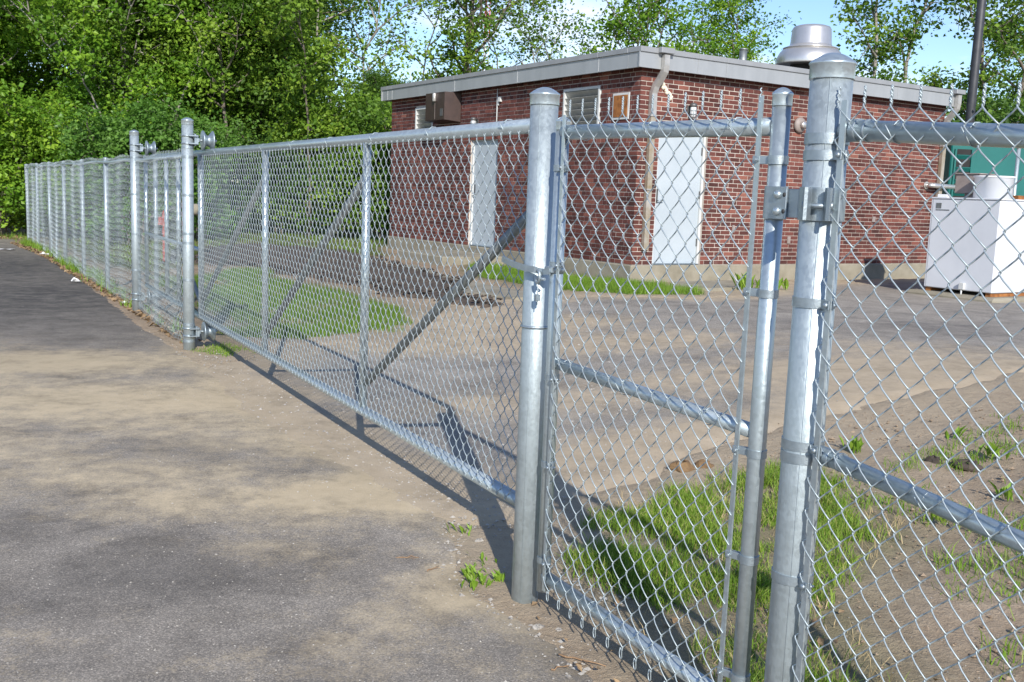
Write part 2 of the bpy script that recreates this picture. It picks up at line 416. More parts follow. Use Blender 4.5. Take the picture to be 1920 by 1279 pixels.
# ------------------------------------------------------------------ mesh builder
class MB:
    def __init__(s): s.v = []; s.f = []; s.sm = []
    def add(s, verts, faces, smooth=False):
        b = len(s.v); s.v.extend([tuple(p) for p in verts])
        s.f.extend([tuple(b + i for i in f) for f in faces]); s.sm.extend([smooth] * len(faces))
        return s
    def box(s, lo, hi, rot=None, org=(0, 0, 0)):
        x0, y0, z0 = lo; x1, y1, z1 = hi
        P = [Vector(p) for p in ((x0, y0, z0), (x1, y0, z0), (x1, y1, z0), (x0, y1, z0), (x0, y0, z1), (x1, y0, z1), (x1, y1, z1), (x0, y1, z1))]
        if rot is not None: P = [rot @ p for p in P]
        P = [p + Vector(org) for p in P]
        return s.add(P, [(0, 3, 2, 1), (4, 5, 6, 7), (0, 1, 5, 4), (1, 2, 6, 5), (2, 3, 7, 6), (3, 0, 4, 7)])
    def bbox(s, lo, hi, bv=.004, rot=None, org=(0, 0, 0)):       # box with chamfered edges
        lo = Vector(lo); hi = Vector(hi); c = (lo + hi) / 2; h = (hi - lo) / 2
        bv = min(bv, min(h) * .45)
        pts = []; idx = {}
        for sx in (-1, 1):
            for sy in (-1, 1):
                for sz in (-1, 1):
                    for k in range(3):
                        q = [h[0] - bv, h[1] - bv, h[2] - bv]; q[k] = h[k]
                        p = Vector((sx * q[0], sy * q[1], sz * q[2])) + c
                        if rot is not None: p = rot @ p
                        idx[(sx, sy, sz, k)] = len(pts); pts.append(p + Vector(org))
        fc = []
        for k in range(3):
            a, b2 = [(1, 2), (2, 0), (0, 1)][k]
            for sg in (-1, 1):
                q = []
                for (sa, sb) in ((-1, -1), (1, -1), (1, 1), (-1, 1)):
                    t = [0, 0, 0]; t[k] = sg; t[a] = sa; t[b2] = sb
                    q.append(idx[(t[0], t[1], t[2], k)])
                fc.append(tuple(q if sg > 0 else q[::-1]))
        for k in range(3):                                           # edges along axis k
            a, b2 = [(1, 2), (2, 0), (0, 1)][k]
            for sa in (-1, 1):
                for sb in (-1, 1):
                    def V_(sk, kk):
                        t = [0, 0, 0]; t[k] = sk; t[a] = sa; t[b2] = sb
                        return idx[(t[0], t[1], t[2], kk)]
                    q = (V_(-1, a), V_(1, a), V_(1, b2), V_(-1, b2))
                    fc.append(q if sa * sb < 0 else q[::-1])
        for sx in (-1, 1):
            for sy in (-1, 1):
                for sz in (-1, 1):
                    q = tuple(idx[(sx, sy, sz, k)] for k in range(3))
                    fc.append(q if sx * sy * sz > 0 else q[::-1])
        return s.add(pts, fc)
    def tube(s, pts, r, n=10, cap=True, smooth=True):
        P = [Vector(p) for p in pts]; m = len(P)
        rad = r if hasattr(r, '__len__') else [r] * m
        ring = []; vs_ = []
        prev = None
        for i in range(m):
            t = (P[min(i + 1, m - 1)] - P[max(i - 1, 0)])
            if t.length < 1e-9: t = Vector((0, 0, 1))
            t.normalize()
            if prev is None:
                a = Vector((0, 0, 1)) if abs(t.z) < .9 else Vector((1, 0, 0))
                nx = t.cross(a).normalized()
            else:
                nx = (prev - t * prev.dot(t))
                nx = nx.normalized() if nx.length > 1e-6 else t.orthogonal().normalized()
            ny = t.cross(nx); prev = nx
            for j in range(n):
                a = 2 * math.pi * j / n
                vs_.append(P[i] + (nx * math.cos(a) + ny * math.sin(a)) * rad[i])
        fc = []
        for i in range(m - 1):
            for j in range(n):
                k = (j + 1) % n
                fc.append((i * n + j, i * n + k, (i + 1) * n + k, (i + 1) * n + j))
        s.add(vs_, fc, smooth)
        if cap:
            b = len(s.v) - len(vs_)
            s.f.append(tuple(b + j for j in range(n))[::-1]); s.sm.append(False)
            s.f.append(tuple(b + (m - 1) * n + j for j in range(n))); s.sm.append(False)
        return s
    def lathe(s, prof, n=24, org=(0, 0, 0), rot=None, smooth=True, cap=True):   # prof: (radius, height) about z
        vs_ = []; fc = []
        for (r, z) in prof:
            for j in range(n):
                a = 2 * math.pi * j / n
                p = Vector((r * math.cos(a), r * math.sin(a), z))
                if rot is not None: p = rot @ p
                vs_.append(p + Vector(org))
        m = len(prof)
        for i in range(m - 1):
            for j in range(n):
                k = (j + 1) % n
                fc.append((i * n + j, i * n + k, (i + 1) * n + k, (i + 1) * n + j))
        b = len(s.v); s.add(vs_, fc, smooth)
        if not cap: return s
        if prof[0][0] > 1e-5: s.f.append(tuple(b + j for j in range(n))[::-1]); s.sm.append(False)
        if prof[-1][0] > 1e-5: s.f.append(tuple(b + (m - 1) * n + j for j in range(n))); s.sm.append(False)
        return s
    def sweep(s, pts, prof, up=Vector((1, 0, 0)), cap=True):         # flat-profile sweep; prof in (side, normal)
        P = [Vector(p) for p in pts]; m = len(P); n = len(prof); vs_ = []
        for i in range(m):
            t = (P[min(i + 1, m - 1)] - P[max(i - 1, 0)]).normalized()
            sd = (up - t * up.dot(t)).normalized(); nn = t.cross(sd)
            for (a, b) in prof: vs_.append(P[i] + sd * a + nn * b)
        fc = [(i * n + j, i * n + (j + 1) % n, (i + 1) * n + (j + 1) % n, (i + 1) * n + j) for i in range(m - 1) for j in range(n)]
        if cap: fc += [tuple(range(n))[::-1], tuple((m - 1) * n + j for j in range(n))]
        return s.add(vs_, fc)
    def mesh(s, name):
        me = bpy.data.meshes.new(name)
        me.from_pydata(s.v, [], s.f)
        me.polygons.foreach_set('use_smooth', s.sm)
        me.validate(); me.update()
        return me

def link(name, me, mat=None, parent=None, loc=(0, 0, 0), rz=0):
    if mat is not None and not me.materials: me.materials.append(MT[mat] if isinstance(mat, str) else mat)
    o = bpy.data.objects.new(name, me); COL.objects.link(o)
    o.location = loc; o.rotation_euler = (0, 0, rz)
    if parent is not None: o.parent = parent
    return o
def part(name, mb, mat, parent, label=None, loc=(0, 0, 0), rz=0):
    o = link(name, mb.mesh(name), mat, parent, loc, rz)
    if label: o['label'] = label
    return o
def tag(o, label, cat, group=None, kind=None):
    if label: o['label'] = label
    if cat: o['category'] = cat
    if group: o['group'] = group
    if kind: o['kind'] = kind
    return o
def thing(name, label, cat, loc=(0, 0, 0), rz=0, group=None):
    o = bpy.data.objects.new(name, None); COL.objects.link(o)
    o.empty_display_size = .2; o.location = loc; o.rotation_euler = (0, 0, rz)
    return tag(o, label, cat, group)
def struct(o): o['kind'] = 'structure'; return o

def np_mesh(name, verts, faces, attrs=None, smooth=False):        # verts (N,3), faces (M,k)
    me = bpy.data.meshes.new(name)
    N, (Mf, k) = len(verts), faces.shape
    me.vertices.add(N); me.vertices.foreach_set('co', np.asarray(verts, np.float32).ravel())
    me.loops.add(Mf * k); me.loops.foreach_set('vertex_index', faces.astype(np.int32).ravel())
    me.polygons.add(Mf)
    me.polygons.foreach_set('loop_start', np.arange(0, Mf * k, k, dtype=np.int32))
    me.polygons.foreach_set('loop_total', np.full(Mf, k, np.int32))
    me.polygons.foreach_set('use_smooth', np.full(Mf, smooth, bool))
    if attrs:
        for a, val in attrs.items():
            at = me.attributes.new(a, 'FLOAT', 'POINT'); at.data.foreach_set('value', np.asarray(val, np.float32))
    me.update(calc_edges=True); me.validate()
    return me

# ------------------------------------------------------------------ ground plan (world metres)
DRIVE_EDGE = [(-12.6, 25.6), (-10.36, 21.88), (-8.04, 18.15), (-5.39, 13.43), (-3.95, 10.82), (-2.99, 9.2), (-2.47, 8.32), (-1.77, 6.96), (-0.99, 5.89), (-0.53, 5.18), (-0.31, 4.84), (-0.24, 4.38), (-0.17, 4.0), (-0.07, 3.79), (0.04, 3.64), (0.14, 3.53), (0.22, 3.3), (0.30, 3.12), (0.62, 2.35), (1.1, 1.2), (1.9, -.6), (3.6, -5.0)]
DRIVE = DRIVE_EDGE + [(3.6, -12), (-30, -12), (-30, 24.8), (-20, 26.2)]
YARD = [(-2.59, 9.08), (-2.31, 9.92), (-1.73, 10.22), (-1.04, 9.88), (-1.01, 11.22), (-0.52, 12.14), (-0.02, 12.98), (0.68, 13.3), (2.61, 13.5), (3.6, 14.7), (4.3, 16.6), (7.5, 18.9), (14.5, 23.3), (18, 15.5), (13.5, 10.5), (6.2, 9.2), (4.15, 8.1), (3.11, 7.35), (2.2, 6.84), (1.46, 6.2), (0.91, 5.75), (0.51, 5.3), (0.24, 4.98), (0.0, 4.66), (-0.45, 4.75), (-0.92, 5.1), (-1.38, 5.75), (-2.1, 6.8), (-2.75, 8.1), (-2.78, 8.7)]
GRASS_NEAR = [(0.25, 4.3), (0.4, 4.91), (0.7, 5.19), (1.03, 5.48), (1.45, 5.77), (1.75, 5.97), (1.79, 5.45), (1.95, 5.25), (1.89, 4.77), (1.58, 4.3), (1.34, 3.84), (1.34, 3.1), (1.5, 2.2), (1.25, 1.7), (0.85, 2.4), (0.56, 3.2), (0.44, 3.68), (0.24, 4.04)]
GRASS_MID = [(-5.08, 16.73), (-4.86, 18.01), (-3.67, 16.51), (-2.47, 14.55), (-1.52, 13.01), (-1.17, 11.63), (-1.13, 10.69), (-1.82, 10.74), (-2.16, 10.21), (-2.75, 10.6), (-3.3, 11.4), (-4.4, 13.6), (-6.0, 16.6)]
LAWN_FAR = [(-16, 38), (-12.2, 27), (-9.9, 22.8), (-7.6, 19.0), (-6.3, 17.6), (-5.9, 19.3), (-6.9, 22.6), (-5.97, 23.3), (-3.91, 21.5), (-2.6, 20.2), (-3.1, 22.9), (-2.0, 30), (6, 34), (24, 36), (26, 60), (-24, 60)]
GRASS_BLDG = [(-1.05, 19.5), (-0.82, 19.2), (0.84, 16.6), (1.72, 15.45), (2.66, 14.6), (2.6, 13.84), (1.53, 13.46), (0.64, 14.09), (-0.03, 15.15), (-0.64, 16.38)]
MULCH = [(-6.85, 22.37), (-5.77, 22.72), (-4.08, 21.36), (-2.63, 18.95), (-1.63, 16.87), (-0.44, 13.31), (-0.15, 12.52), (-0.55, 12.73), (-1.44, 13.5), (-2.58, 15.21), (-4.68, 18.44), (-5.88, 19.19)]

def ragged(poly, step, amp, seed):
    out = []
    n = len(poly)
    for i in range(n):
        a = np.array(poly[i]); b = np.array(poly[(i + 1) % n])
        L = np.linalg.norm(b - a); k = max(1, int(L / step))
        nn = np.array([-(b - a)[1], (b - a)[0]]) / max(L, 1e-6)
        for j in range(k):
            p = a + (b - a) * j / k
            w = (fbm(p[0], p[1], .9, seed, 4) - .5) * 2 * amp
            out.append(tuple(p + nn * w))
    return out

def sheet(name, poly, step_in, dz, mat, attrf, dive):
    x0, x1 = min(p[0] for p in poly), max(p[0] for p in poly)
    y0, y1 = min(p[1] for p in poly), max(p[1] for p in poly)
    gx, gy = np.meshgrid(np.arange(x0, x1, step_in), np.arange(y0, y1, step_in))
    gx = gx.ravel() + rng.uniform(-.2, .2, gx.size) * step_in; gy = gy.ravel() + rng.uniform(-.2, .2, gy.size) * step_in
    near = (np.abs(gx + 1) < 9) & (gy > 1) & (gy < 22)
    keep = in_poly(gx, gy, poly) & (dist_line(gx, gy, poly, True) > step_in * .6)
    keep &= near | (rng.random(gx.size) < .12)
    pts = [Vector(p) for p in poly] + [Vector((a, b)) for a, b in zip(gx[keep], gy[keep])]
    n = len(poly)
    vo, eo, fo, *_ = delaunay_2d_cdt(pts, [(i, (i + 1) % n) for i in range(n)], [], 1, 1e-5)
    co = np.array([(p.x, p.y) for p in vo])
    z = hz(co[:, 0], co[:, 1]) + dz - dive * np.exp(-dist_line(co[:, 0], co[:, 1], poly, True) / .035)
    me = np_mesh(name, np.c_[co, z], np.array([f for f in fo]), attrf(co[:, 0], co[:, 1]), True)
    if me.polygons and me.polygons[0].normal.z < 0: me.flip_normals()
    o = link(name, me, mat); struct(o)
    return o

def blobs(x, y, L):
    d = np.zeros_like(x)
    for (bx, by, r, k, ax) in L:
        dx, dy = x - bx, y - by
        # long axis turned like the drifts across the driveway
        c, s_ = math.cos(ax), math.sin(ax)
        e = (dx * c + dy * s_) / (r * 1.9); f = (-dx * s_ + dy * c) / r
        d = np.maximum(d, k * np.exp(-(e * e + f * f)))
    return d

DUST_D = [(-3.9, 8.5, .75, .85, .2), (-2.6, 7.1, .95, .75, .1), (-2.1, 6.4, .6, .55, 0), (-1.55, 6.1, .5, .5, .2), (-2.1, 5.3, .55, .5, 0), (-1.5, 7.5, .6, .6, .3), (-.75, 5.05, .38, .95, .35), (-.5, 5.45, .35, .8, .9),
          (-1.5, 4.85, .4, .5, .1), (-4.8, 7.4, .9, .7, .1), (-.9, 6.3, .5, .7, .9), (-3.2, 5.6, .6, .5, .1), (-1.0, 4.2, .22, .35, 0), (-.2, 3.75, .3, .45, .8), (-.55, 3.25, .25, .35, .4), (-1.9, 3.0, .4, .25, .2), (-6.4, 9.0, 1.2, .55, 0), (-5.2, 13.0, .5, .3, .4)]
def drive_attr(x, y):
    d = .95 * blobs(x, y, DUST_D) + .25 * (fbm(x, y, 1.6, 5) - .35)
    d += .30 * np.exp(-(dist_line(x, y, DRIVE_EDGE) / .16) ** 2)
    far = np.clip((y - 9.3) / 2.5, 0, 1)
    d = d * (1 - .75 * far)
    k = blobs(x, y, [(-6.2, 13.5, 2.2, .92, 2.0), (-1.35, 3.85, .30, .50, .3), (.3, 3.25, .22, .6, 2), (-9, 17.5, 2.6, .95, 2), (-4.6, 10.6, .9, .55, .3), (-2.6, 4.4, .35, .35, 0), (-.95, 5.6, .25, .25, .4), (-1.9, 3.5, .3, .3, .2), (-.45, 3.0, .2, .3, .5), (-1.9, 5.75, .3, .3, .1)])
    return {'dust': np.clip(d, 0, 1), 'dark': np.clip(k, 0, 1)}
DUST_Y = [(-.48, 10.13, .6, .75, .1), (.11, 11.04, .7, .9, .2), (.51, 9.69, .7, .75, 0), (1.25, 9.88, .8, .7, 0), (.57, 7.47, .6, .6, .3), (1.44, 7.93, .7, .65, 0), (-.06, 7.32, .5, .55, .2), (-.83, 11.19, .5, .9, .8), (2.6, 8.3, .9, .8, .2), (1.0, 6.2, .5, .8, .5), (3.4, 9.3, .8, .5, 0), (-1.8, 7.6, .5, .6, 2.1), (-2.2, 9.2, .5, .6, 2), (-1.1, 6.3, .4, .7, 2), (-.5, 5.35, .35, .8, 2)]
def yard_attr(x, y):
    d = blobs(x, y, DUST_Y) + .35 * (fbm(x, y, 2.2, 9) - .42)
    d += .75 * np.exp(-(dist_line(x, y, YARD, True) / .55) ** 2) * (.6 + .8 * fbm(x, y, .5, 19))
    k = blobs(x, y, [(1.6, 12.9, .25, .3, 0), (3.0, 11.2, .3, .35, .4), (4.6, 11.0, .5, .3, .5)])
    crack = [(4.0, 13.9), (3.2, 12.9), (3.1, 12.2), (4.3, 11.5), (6.0, 11.2)]
    k += .8 * np.exp(-(dist_line(x, y, crack) / .035) ** 2)
    return {'dust': np.clip(d * (1 - np.clip(k, 0, .9)), 0, 1), 'dark': np.clip(k, 0, .85)}

DRIVE_R = ragged(DRIVE, .07, .07, 3)
GRASS_NEAR = ragged(GRASS_NEAR, .12, .16, 12); GRASS_MID = ragged(GRASS_MID, .2, .5, 13); GRASS_BLDG = ragged(GRASS_BLDG, .2, .3, 14); MULCH = ragged(MULCH, .2, .45, 15)
YARD_R = ragged(YARD, .07, .30, 8)

# ground: one sheet to the horizon, fine near the camera
def axis(a, b, step, far, grow=1.32):
    c = list(np.arange(a, b + 1e-6, step)); s = step
    lo, hi = [], []
    x = a
    while x > -far: s *= grow; x -= s; lo.append(x)
    s = step; x = b
    while x < far: s *= grow; x += s; hi.append(x)
    return np.array(lo[::-1] + c + hi)
ax, ay = axis(-9, 8, .085, 900), axis(1.5, 23, .085, 900)
gx, gy = np.meshgrid(ax, ay)
gx_, gy_ = gx.ravel(), gy.ravel()
near = (np.abs(gx_) < 40) & (gy_ > -15) & (gy_ < 60)
bump = np.zeros_like(gx_); inside = np.zeros(gx_.shape, bool); depth = np.zeros_like(gx_)
xn, yn = gx_[near], gy_[near]
b = (fbm(xn, yn, .7, 21, 4) - .5) * .07 + (fbm(xn, yn, .16, 31, 3) - .5) * .045
bb = []
for pr in (DRIVE_R, YARD_R):
    ins = in_poly(xn, yn, pr); dd = dist_line(xn, yn, pr, True)
    ed = (.019 if pr is DRIVE_R else .013) + b * .12
    bb.append(np.where(ins, ed * np.exp(-dd / .06) - .035 * (1 - np.exp(-dd / .10)), b + (ed - b) * np.exp(-dd / .25)))
insD, insY = in_poly(xn, yn, DRIVE_R), in_poly(xn, yn, YARD_R)
dD, dY = dist_line(xn, yn, DRIVE_R, True), dist_line(xn, yn, YARD_R, True)
outb = b + (np.where(dD < dY, .019, .013) + b * .12 - b) * np.exp(-np.minimum(dD, dY) / .3)
bump[near] = np.where(insD | insY, np.minimum(bb[0], bb[1]), outb)
grassm = np.zeros_like(gx_)
gm = np.zeros_like(xn)
for pl, k in ((GRASS_NEAR, .6), (GRASS_MID, .9), (LAWN_FAR, .9), (GRASS_BLDG, .9)):
    gm = np.maximum(gm, k * np.where(in_poly(xn, yn, pl), 1, np.exp(-(dist_line(xn, yn, pl, True) / .2) ** 2) * .6))
grassm[near] = gm * np.clip(.35 + 1.2 * fbm(xn, yn, .5, 41), 0, 1)
grassm[(gy_ > 40)] = .8
sandm = np.zeros_like(gx_)
sandm[near] = np.clip(1.5 * np.exp(-(dist_line(xn, yn, YARD, True) / 1.0)) * (.45 + fbm(xn, yn, .6, 77)), 0, 1)
nx_, ny_ = len(ax), len(ay)
idx = np.arange(nx_ * ny_).reshape(ny_, nx_)
fc = np.stack([idx[:-1, :-1], idx[:-1, 1:], idx[1:, 1:], idx[1:, :-1]], -1).reshape(-1, 4)
me = np_mesh('ground', np.c_[gx_, gy_, hz(gx_, gy_) + bump], fc, {'grass': grassm, 'sand': sandm}, True)
struct(link('ground', me, 'soil'))
sheet('driveway', DRIVE_R, .13, .014, 'drive', drive_attr, .012)
sheet('yard_pavement', YARD_R, .13, .008, 'yard', yard_attr, .03)

# dark mulch bed: lumpy raised strip
gx2, gy2 = np.meshgrid(np.arange(-7.4, .2, .07), np.arange(12.2, 23, .07))
x, y = gx2.ravel(), gy2.ravel()
ins = in_poly(x, y, MULCH); dd = dist_line(x, y, MULCH, True)
hgt = np.where(ins, np.minimum(dd, .5) * .20 * (.4 + 1.2 * fbm(x, y, .9, 51)) + (fbm(x, y, .25, 61, 3) - .47) * .13, -.15 - dd * .3)
keepv = hgt > -.22
ii = np.arange(x.size).reshape(gx2.shape)
fc = np.stack([ii[:-1, :-1], ii[:-1, 1:], ii[1:, 1:], ii[1:, :-1]], -1).reshape(-1, 4)
fc = fc[keepv[fc].all(1)]
used, inv = np.unique(fc, return_inverse=True)
me = np_mesh('mulch_bed', np.c_[x, y, hz(x, y) + hgt + .015][used], inv.reshape(-1, 4), None, False)
struct(link('mulch_bed', me, 'mulch'))

# concrete: path across the grass, door stoop and apron
def slab(name, poly, top, thick, mat='concrete'):
    mb = MB(); n = len(poly)
    P = [(p[0], p[1], top(p)) for p in poly]; Q = [(p[0], p[1], top(p) - thick) for p in poly]
    mb.add(P + Q, [tuple(range(n))] + [tuple(range(n, 2 * n))[::-1]] + [((i + 1) % n, i, n + i, n + (i + 1) % n) for i in range(n)])
    me = mb.mesh(name)
    if me.polygons[0].normal.z < 0: me.flip_normals()
    return struct(link(name, me, mat))
slab('concrete_path', [(.62, 13.15), (-.02, 13.12), (-.78, 13.95), (-1.55, 15.6), (-2.2, 17.6), (-1.75, 17.9), (-1.2, 16.3), (-.35, 14.55)], lambda p: float(hz(*p)) + .03, .12)
slab('concrete_apron', [(2.42, 15.75), (3.95, 16.75), (4.25, 15.9), (2.9, 14.75), (2.3, 14.9)], lambda p: float(hz(*p)) + .04, .12)

# ------------------------------------------------------------------ chain-link fabric
AMP = .0385
WR = .0019
def strand_points(nper, per, phase, fine=True, top='twist', bottom='knuckle', twist=.040):
    """one zig-zag wire; phase 0 starts at its left knuckle, 1 at its right"""
    ov = .0022
    xl, xr = -ov, AMP + ov
    h = per / 2
    ts = (0.0, .10, .34, .66, .90) if fine else (.08, .92)
    pts = []
    for k in range(2 * nper):
        up = (k + phase) % 2 == 0            # left to right
        xa, xb = (xl, xr) if up else (xr, xl)
        yy = WR * 1.15 if up else -WR * 1.15
        for t in ts:
            e = .78 * t + .22 * (.5 - .5 * math.cos(math.pi * t))
            yk = 0 if t == 0 else yy * (1 + 1.7 * math.sin(math.pi * t))
            pts.append((xa + (xb - xa) * e, yk, (k + t) * h))
    xe = xl if phase == 0 else xr
    pts.append((xe, 0, 2 * nper * h))
    sg = 1 if phase == 0 else -1
    xk = 0 if phase == 0 else AMP
    if top == 'twist':
        z0 = 2 * nper * h
        for i in range(1, 13 if fine else 3):
            a = math.pi * (i / 2.2) + (0 if phase == 0 else math.pi)
            rr = WR * 1.25
            pts.append((xk + rr * math.cos(a + math.pi), rr * math.sin(a), z0 + twist * i / (12 if fine else 2)))
    elif top == 'bend':
        z0 = 2 * nper * h
        pts += [(xk - sg * .003, .002, z0 + .008), (xk - sg * .009, .003, z0 + .016)]
    pre = []
    if bottom == 'knuckle':
        if phase == 1:
            pre = [(xk + .011, 0, -.004), (xk + .016, 0, -.024), (xk + .012, 0, -.037), (xk + .005, 0, -.041), (xk + .001, 0, -.032), (xk + .003, 0, -.014)]
        else:
            pre = [(xk - .004, .003, -.006), (xk - .001, .004, -.010), (xk + .002, .002, -.006)]
    elif bottom == 'hook':
        if phase == 1:
            pre = [(xk + .010, .001, -.002), (xk + .011, .001, -.009), (xk + .005, .001, -.014), (xk + .001, .001, -.009)]
        else:
            pre = [(xk - .003, .003, -.004)]
    return pre + pts

def strand_mesh(name, *a, sides=6, r=WR, **k):
    return MB().tube(strand_points(*a, **k), r, sides, True, True).mesh(name)

def fabric_parts(parent, x0, x1, z0, nper, per, y, top, bottom, zslope=0.0, jit=0.0):
    """hang one wire object per strand from x0 to x1 (local), sharing two meshes"""
    m0 = strand_mesh('wire', nper, per, 0, top=top, bottom=bottom)
    m1 = strand_mesh('wire', nper, per, 1, top=top, bottom=bottom)
    m0.materials.append(MT['wire']); m1.materials.append(MT['wire'])
    n = int((x1 - x0) / AMP)
    st = (x1 - x0) / n / AMP
    for i in range(n):
        x = x0 + i * (x1 - x0) / n
        o = link('wire', m0 if i % 2 == 0 else m1, None, parent, (x, y + random.uniform(-jit, jit), z0 + zslope * (x - x0) + random.uniform(-jit, jit)))
        o.scale = (st, 1, 1)

def tie(parent, c, axis_dir, r, zoff=0):       # wire tie wrapped round a rail (axis along local x)
    mb = MB()
    pts = []
    for i in range(9):
        a = 2 * math.pi * i / 8 * .86 + .5
        pts.append((c[0] + axis_dir * .004 * i / 8, c[1] + (r + .002) * math.cos(a), c[2] + (r + .002) * math.sin(a)))
    pts.append((c[0] + .012, c[1] + r + .012, c[2] + r * .6))
    part('tie_wire', mb.tube(pts, .0017, 5), 'wire', parent)

def pole_mb(r, z0, z1, seam=True, n=28):
    mb = MB(); mb.tube([(0, 0, z0), (0, 0, (z0 + z1) / 2), (0, 0, z1)], r, n)
    return mb
def cap_mb(r, z, h=.045, skirt=.035):
    prof = [(r * 1.04, z - skirt), (r * 1.05, z - skirt), (r * 1.055, z - skirt + .002), (r * 1.055, z - .003), (r * 1.10, z), (r * 1.11, z + .003), (r * 1.07, z + .006)]
    for i in range(1, 9):
        t = 1 - i / 8
        prof.append((r * 1.05 * t, z + .006 + h * .46 * (1 - t ** 2.0)))
    return MB().lathe(prof, 30)
def band_mb(r, z, h=.022, ang=None, tab=.03, th=.0028):
    mb = MB()
    for q in ([(r, z - h / 2), (r + th, z - h / 2)], [(r + th, z - h / 2), (r + th, z + h / 2)], [(r + th, z + h / 2), (r, z + h / 2)]):
        mb.lathe(q, 28, cap=False)
    if ang is not None:
        rot = Matrix.Rotation(ang, 3, 'Z')
        for sg in (-1, 1):
            mb.bbox((r * .8, sg * .0055 - .0018, z - h / 2 + .0005), (r + tab, sg * .0055 + .0018, z + h / 2 - .0005), .001, rot)
    return mb
def bolt_mb(r, z, ang, tab=.03, rad=.0075):
    mb = MB(); rot = Matrix.Rotation(ang, 3, 'Z') @ Matrix.Rotation(math.pi / 2, 3, 'X')
    org = Matrix.Rotation(ang, 3, 'Z') @ Vector((r + tab * .72, 0, 0)) + Vector((0, 0, z))
    mb.lathe([(rad, .007), (rad, .009), (rad * .85, .0125), (rad * .45, .0145), (0, .015)], 12, org, rot)
    mb.lathe([(rad * .45, -.02), (rad * .45, .007)], 8, org, rot)
    mb.lathe([(rad * .9, -.014), (rad * .9, -.008)], 6, org, rot)
    return mb
def band(parent, r, z, ang=None, h=.022, tab=.03, name='tension_band', loc=(0, 0, 0)):
    o = part(name, band_mb(r, z, h, ang, tab), 'fit', parent, loc=loc)
    if ang is not None: part('bolt', bolt_mb(r, z, ang, tab), 'fit', o)
    return o

PR = .0508      # 4 inch posts
def gate_post(u, v, ztop, label, zg=0.0, r=PR):
    x, y = uv(u, v)
    t = thing('gate_post', label, 'fence post', (x, y, zg), GA, 'large round gate posts')
    part('pole', pole_mb(r, -.3, ztop - zg - .03), 'post', t)
    # rolled weld seam down the pipe
    part('weld_seam', MB().tube([(math.cos(2.3) * r, math.sin(2.3) * r, -.3), (math.cos(2.3) * r, math.sin(2.3) * r, ztop - zg - .07)], .0016, 5), 'post', t)
    part('post_cap', cap_mb(r, ztop - zg - .035, .05), 'cap', t)
    return t

def roller(parent, z, r, up=True):
    """spool roller on a bracket at the yard side of a post; local -y is the yard"""
    br = MB()
    for dz in (-.035, .035):
        br.lathe([(r, dz - .006), (r + .006, dz - .006), (r + .006, dz + .006), (r, dz + .006)], 26, (0, 0, z))
        br.bbox((-.075, -r - .03, z + dz - .006), (-.045, -r + .055, z + dz + .006), .002)
    br.bbox((-.055, -r - .016, z - .055), (.055, -r - .002, z + .055), .004)
    br.bbox((-.05, -.090, z - .045), (-.035, -r - .01, z + .045), .003)
    br.bbox((.035, -.090, z - .045), (.05, -r - .01, z + .045), .003)
    br.bbox((-.05, -.098, z - .018), (.05, -.086, z + .018), .003)
    o = part('roller_bracket', br, 'fit', parent)
    part('axle', MB().tube([(0, -.08, z), (0, -.262, z)], .011, 12), 'fit', o)
    rot = Matrix.Rotation(math.pi / 2, 3, 'X')
    prof = [(.012, -.052), (.082, -.052), (.090, -.048), (.092, -.043), (.088, -.038)]
    for i in range(9):
        a = math.pi * (i / 8)
        prof.append((.082 - .036 * math.sin(a), -.033 + .066 * i / 8))
    prof += [(.088, .038), (.092, .043), (.090, .048), (.082, .052), (.012, .052)]
    part('roller_wheel', MB().lathe(prof, 32, (0, -.18, z), rot), 'fit', parent)

# --- the latch post between walk gate and sliding gate
mp_ = gate_post(3.25, 1.87, 1.945, 'thick galvanised post with domed cap between the walk gate and the long sliding gate')
# fork latch yoke: bar reaching round the post, and wire hoop lower down
# --- hinge post on the right
hp = gate_post(1.865, 1.87, 1.925, 'thickest nearest galvanised post, carrying the walk gate hinge and the right fence panel')
for z, ang in ((1.714, None), (1.674, math.pi), (1.316, math.pi), (.956, math.pi), (.924, None), (.606, math.pi), (.25, math.pi)):
    band(hp, PR, z, (math.pi - .34) if ang else None, .024 if ang else .026, .042, 'tension_band' if ang else 'brace_band')
# --- roller posts on the left
rp1 = gate_post(9.75, 1.87, 2.15, 'tall galvanised roller post at the far end of the sliding gate opening', .0)
rp2 = gate_post(12.93, 1.87, 2.16, 'second roller post, farther left, rising above the long chain-link fence', .0)
for p in (rp1, rp2):
    roller(p, 1.945, PR); roller(p, .175, PR)
for z in (1.878, 1.791, 1.443, 1.091, 1.007, .664, .245, .092):
    band(rp1, PR, z, None if z in (1.878, .245, 1.007, .092) else .25, .022, .03)
for z in (1.83, 1.4, .93, .5):
    band(rp2, PR, z, .25, .022, .03)

# ------------------------------------------------------------------ walk gate
wx, wy = uv(2.03, 1.87)
wg = thing('walk_gate', 'narrow chain-link walk gate hung between the two thick near posts', 'gate', (wx, wy, 0), GA)
WL = 3.115 - 2.03
UR = .0241
part('upright', pole_mb(UR, .10, 1.835), 'pipe', wg)
part('upright', pole_mb(UR, .10, 1.815), 'pipe', wg, loc=(WL, 0, 0))
for xx, zt in ((0, 1.835), (WL, 1.815)):
    part('upright_cap', cap_mb(UR, zt - .005, .03, .028), 'cap', wg, loc=(xx, 0, 0))
for nm, z0, z1, rr in (('top_rail', 1.752, 1.775, UR), ('middle_rail', .945, .962, UR * .86), ('bottom_rail', .158, .158, UR)):
    part(nm, MB().tube([(UR * .7, 0, z0), (WL * .5, 0, (z0 + z1) / 2), (WL - UR * .7, 0, z1)], rr, 20), 'pipe', wg)
FY = UR + WR * 1.6
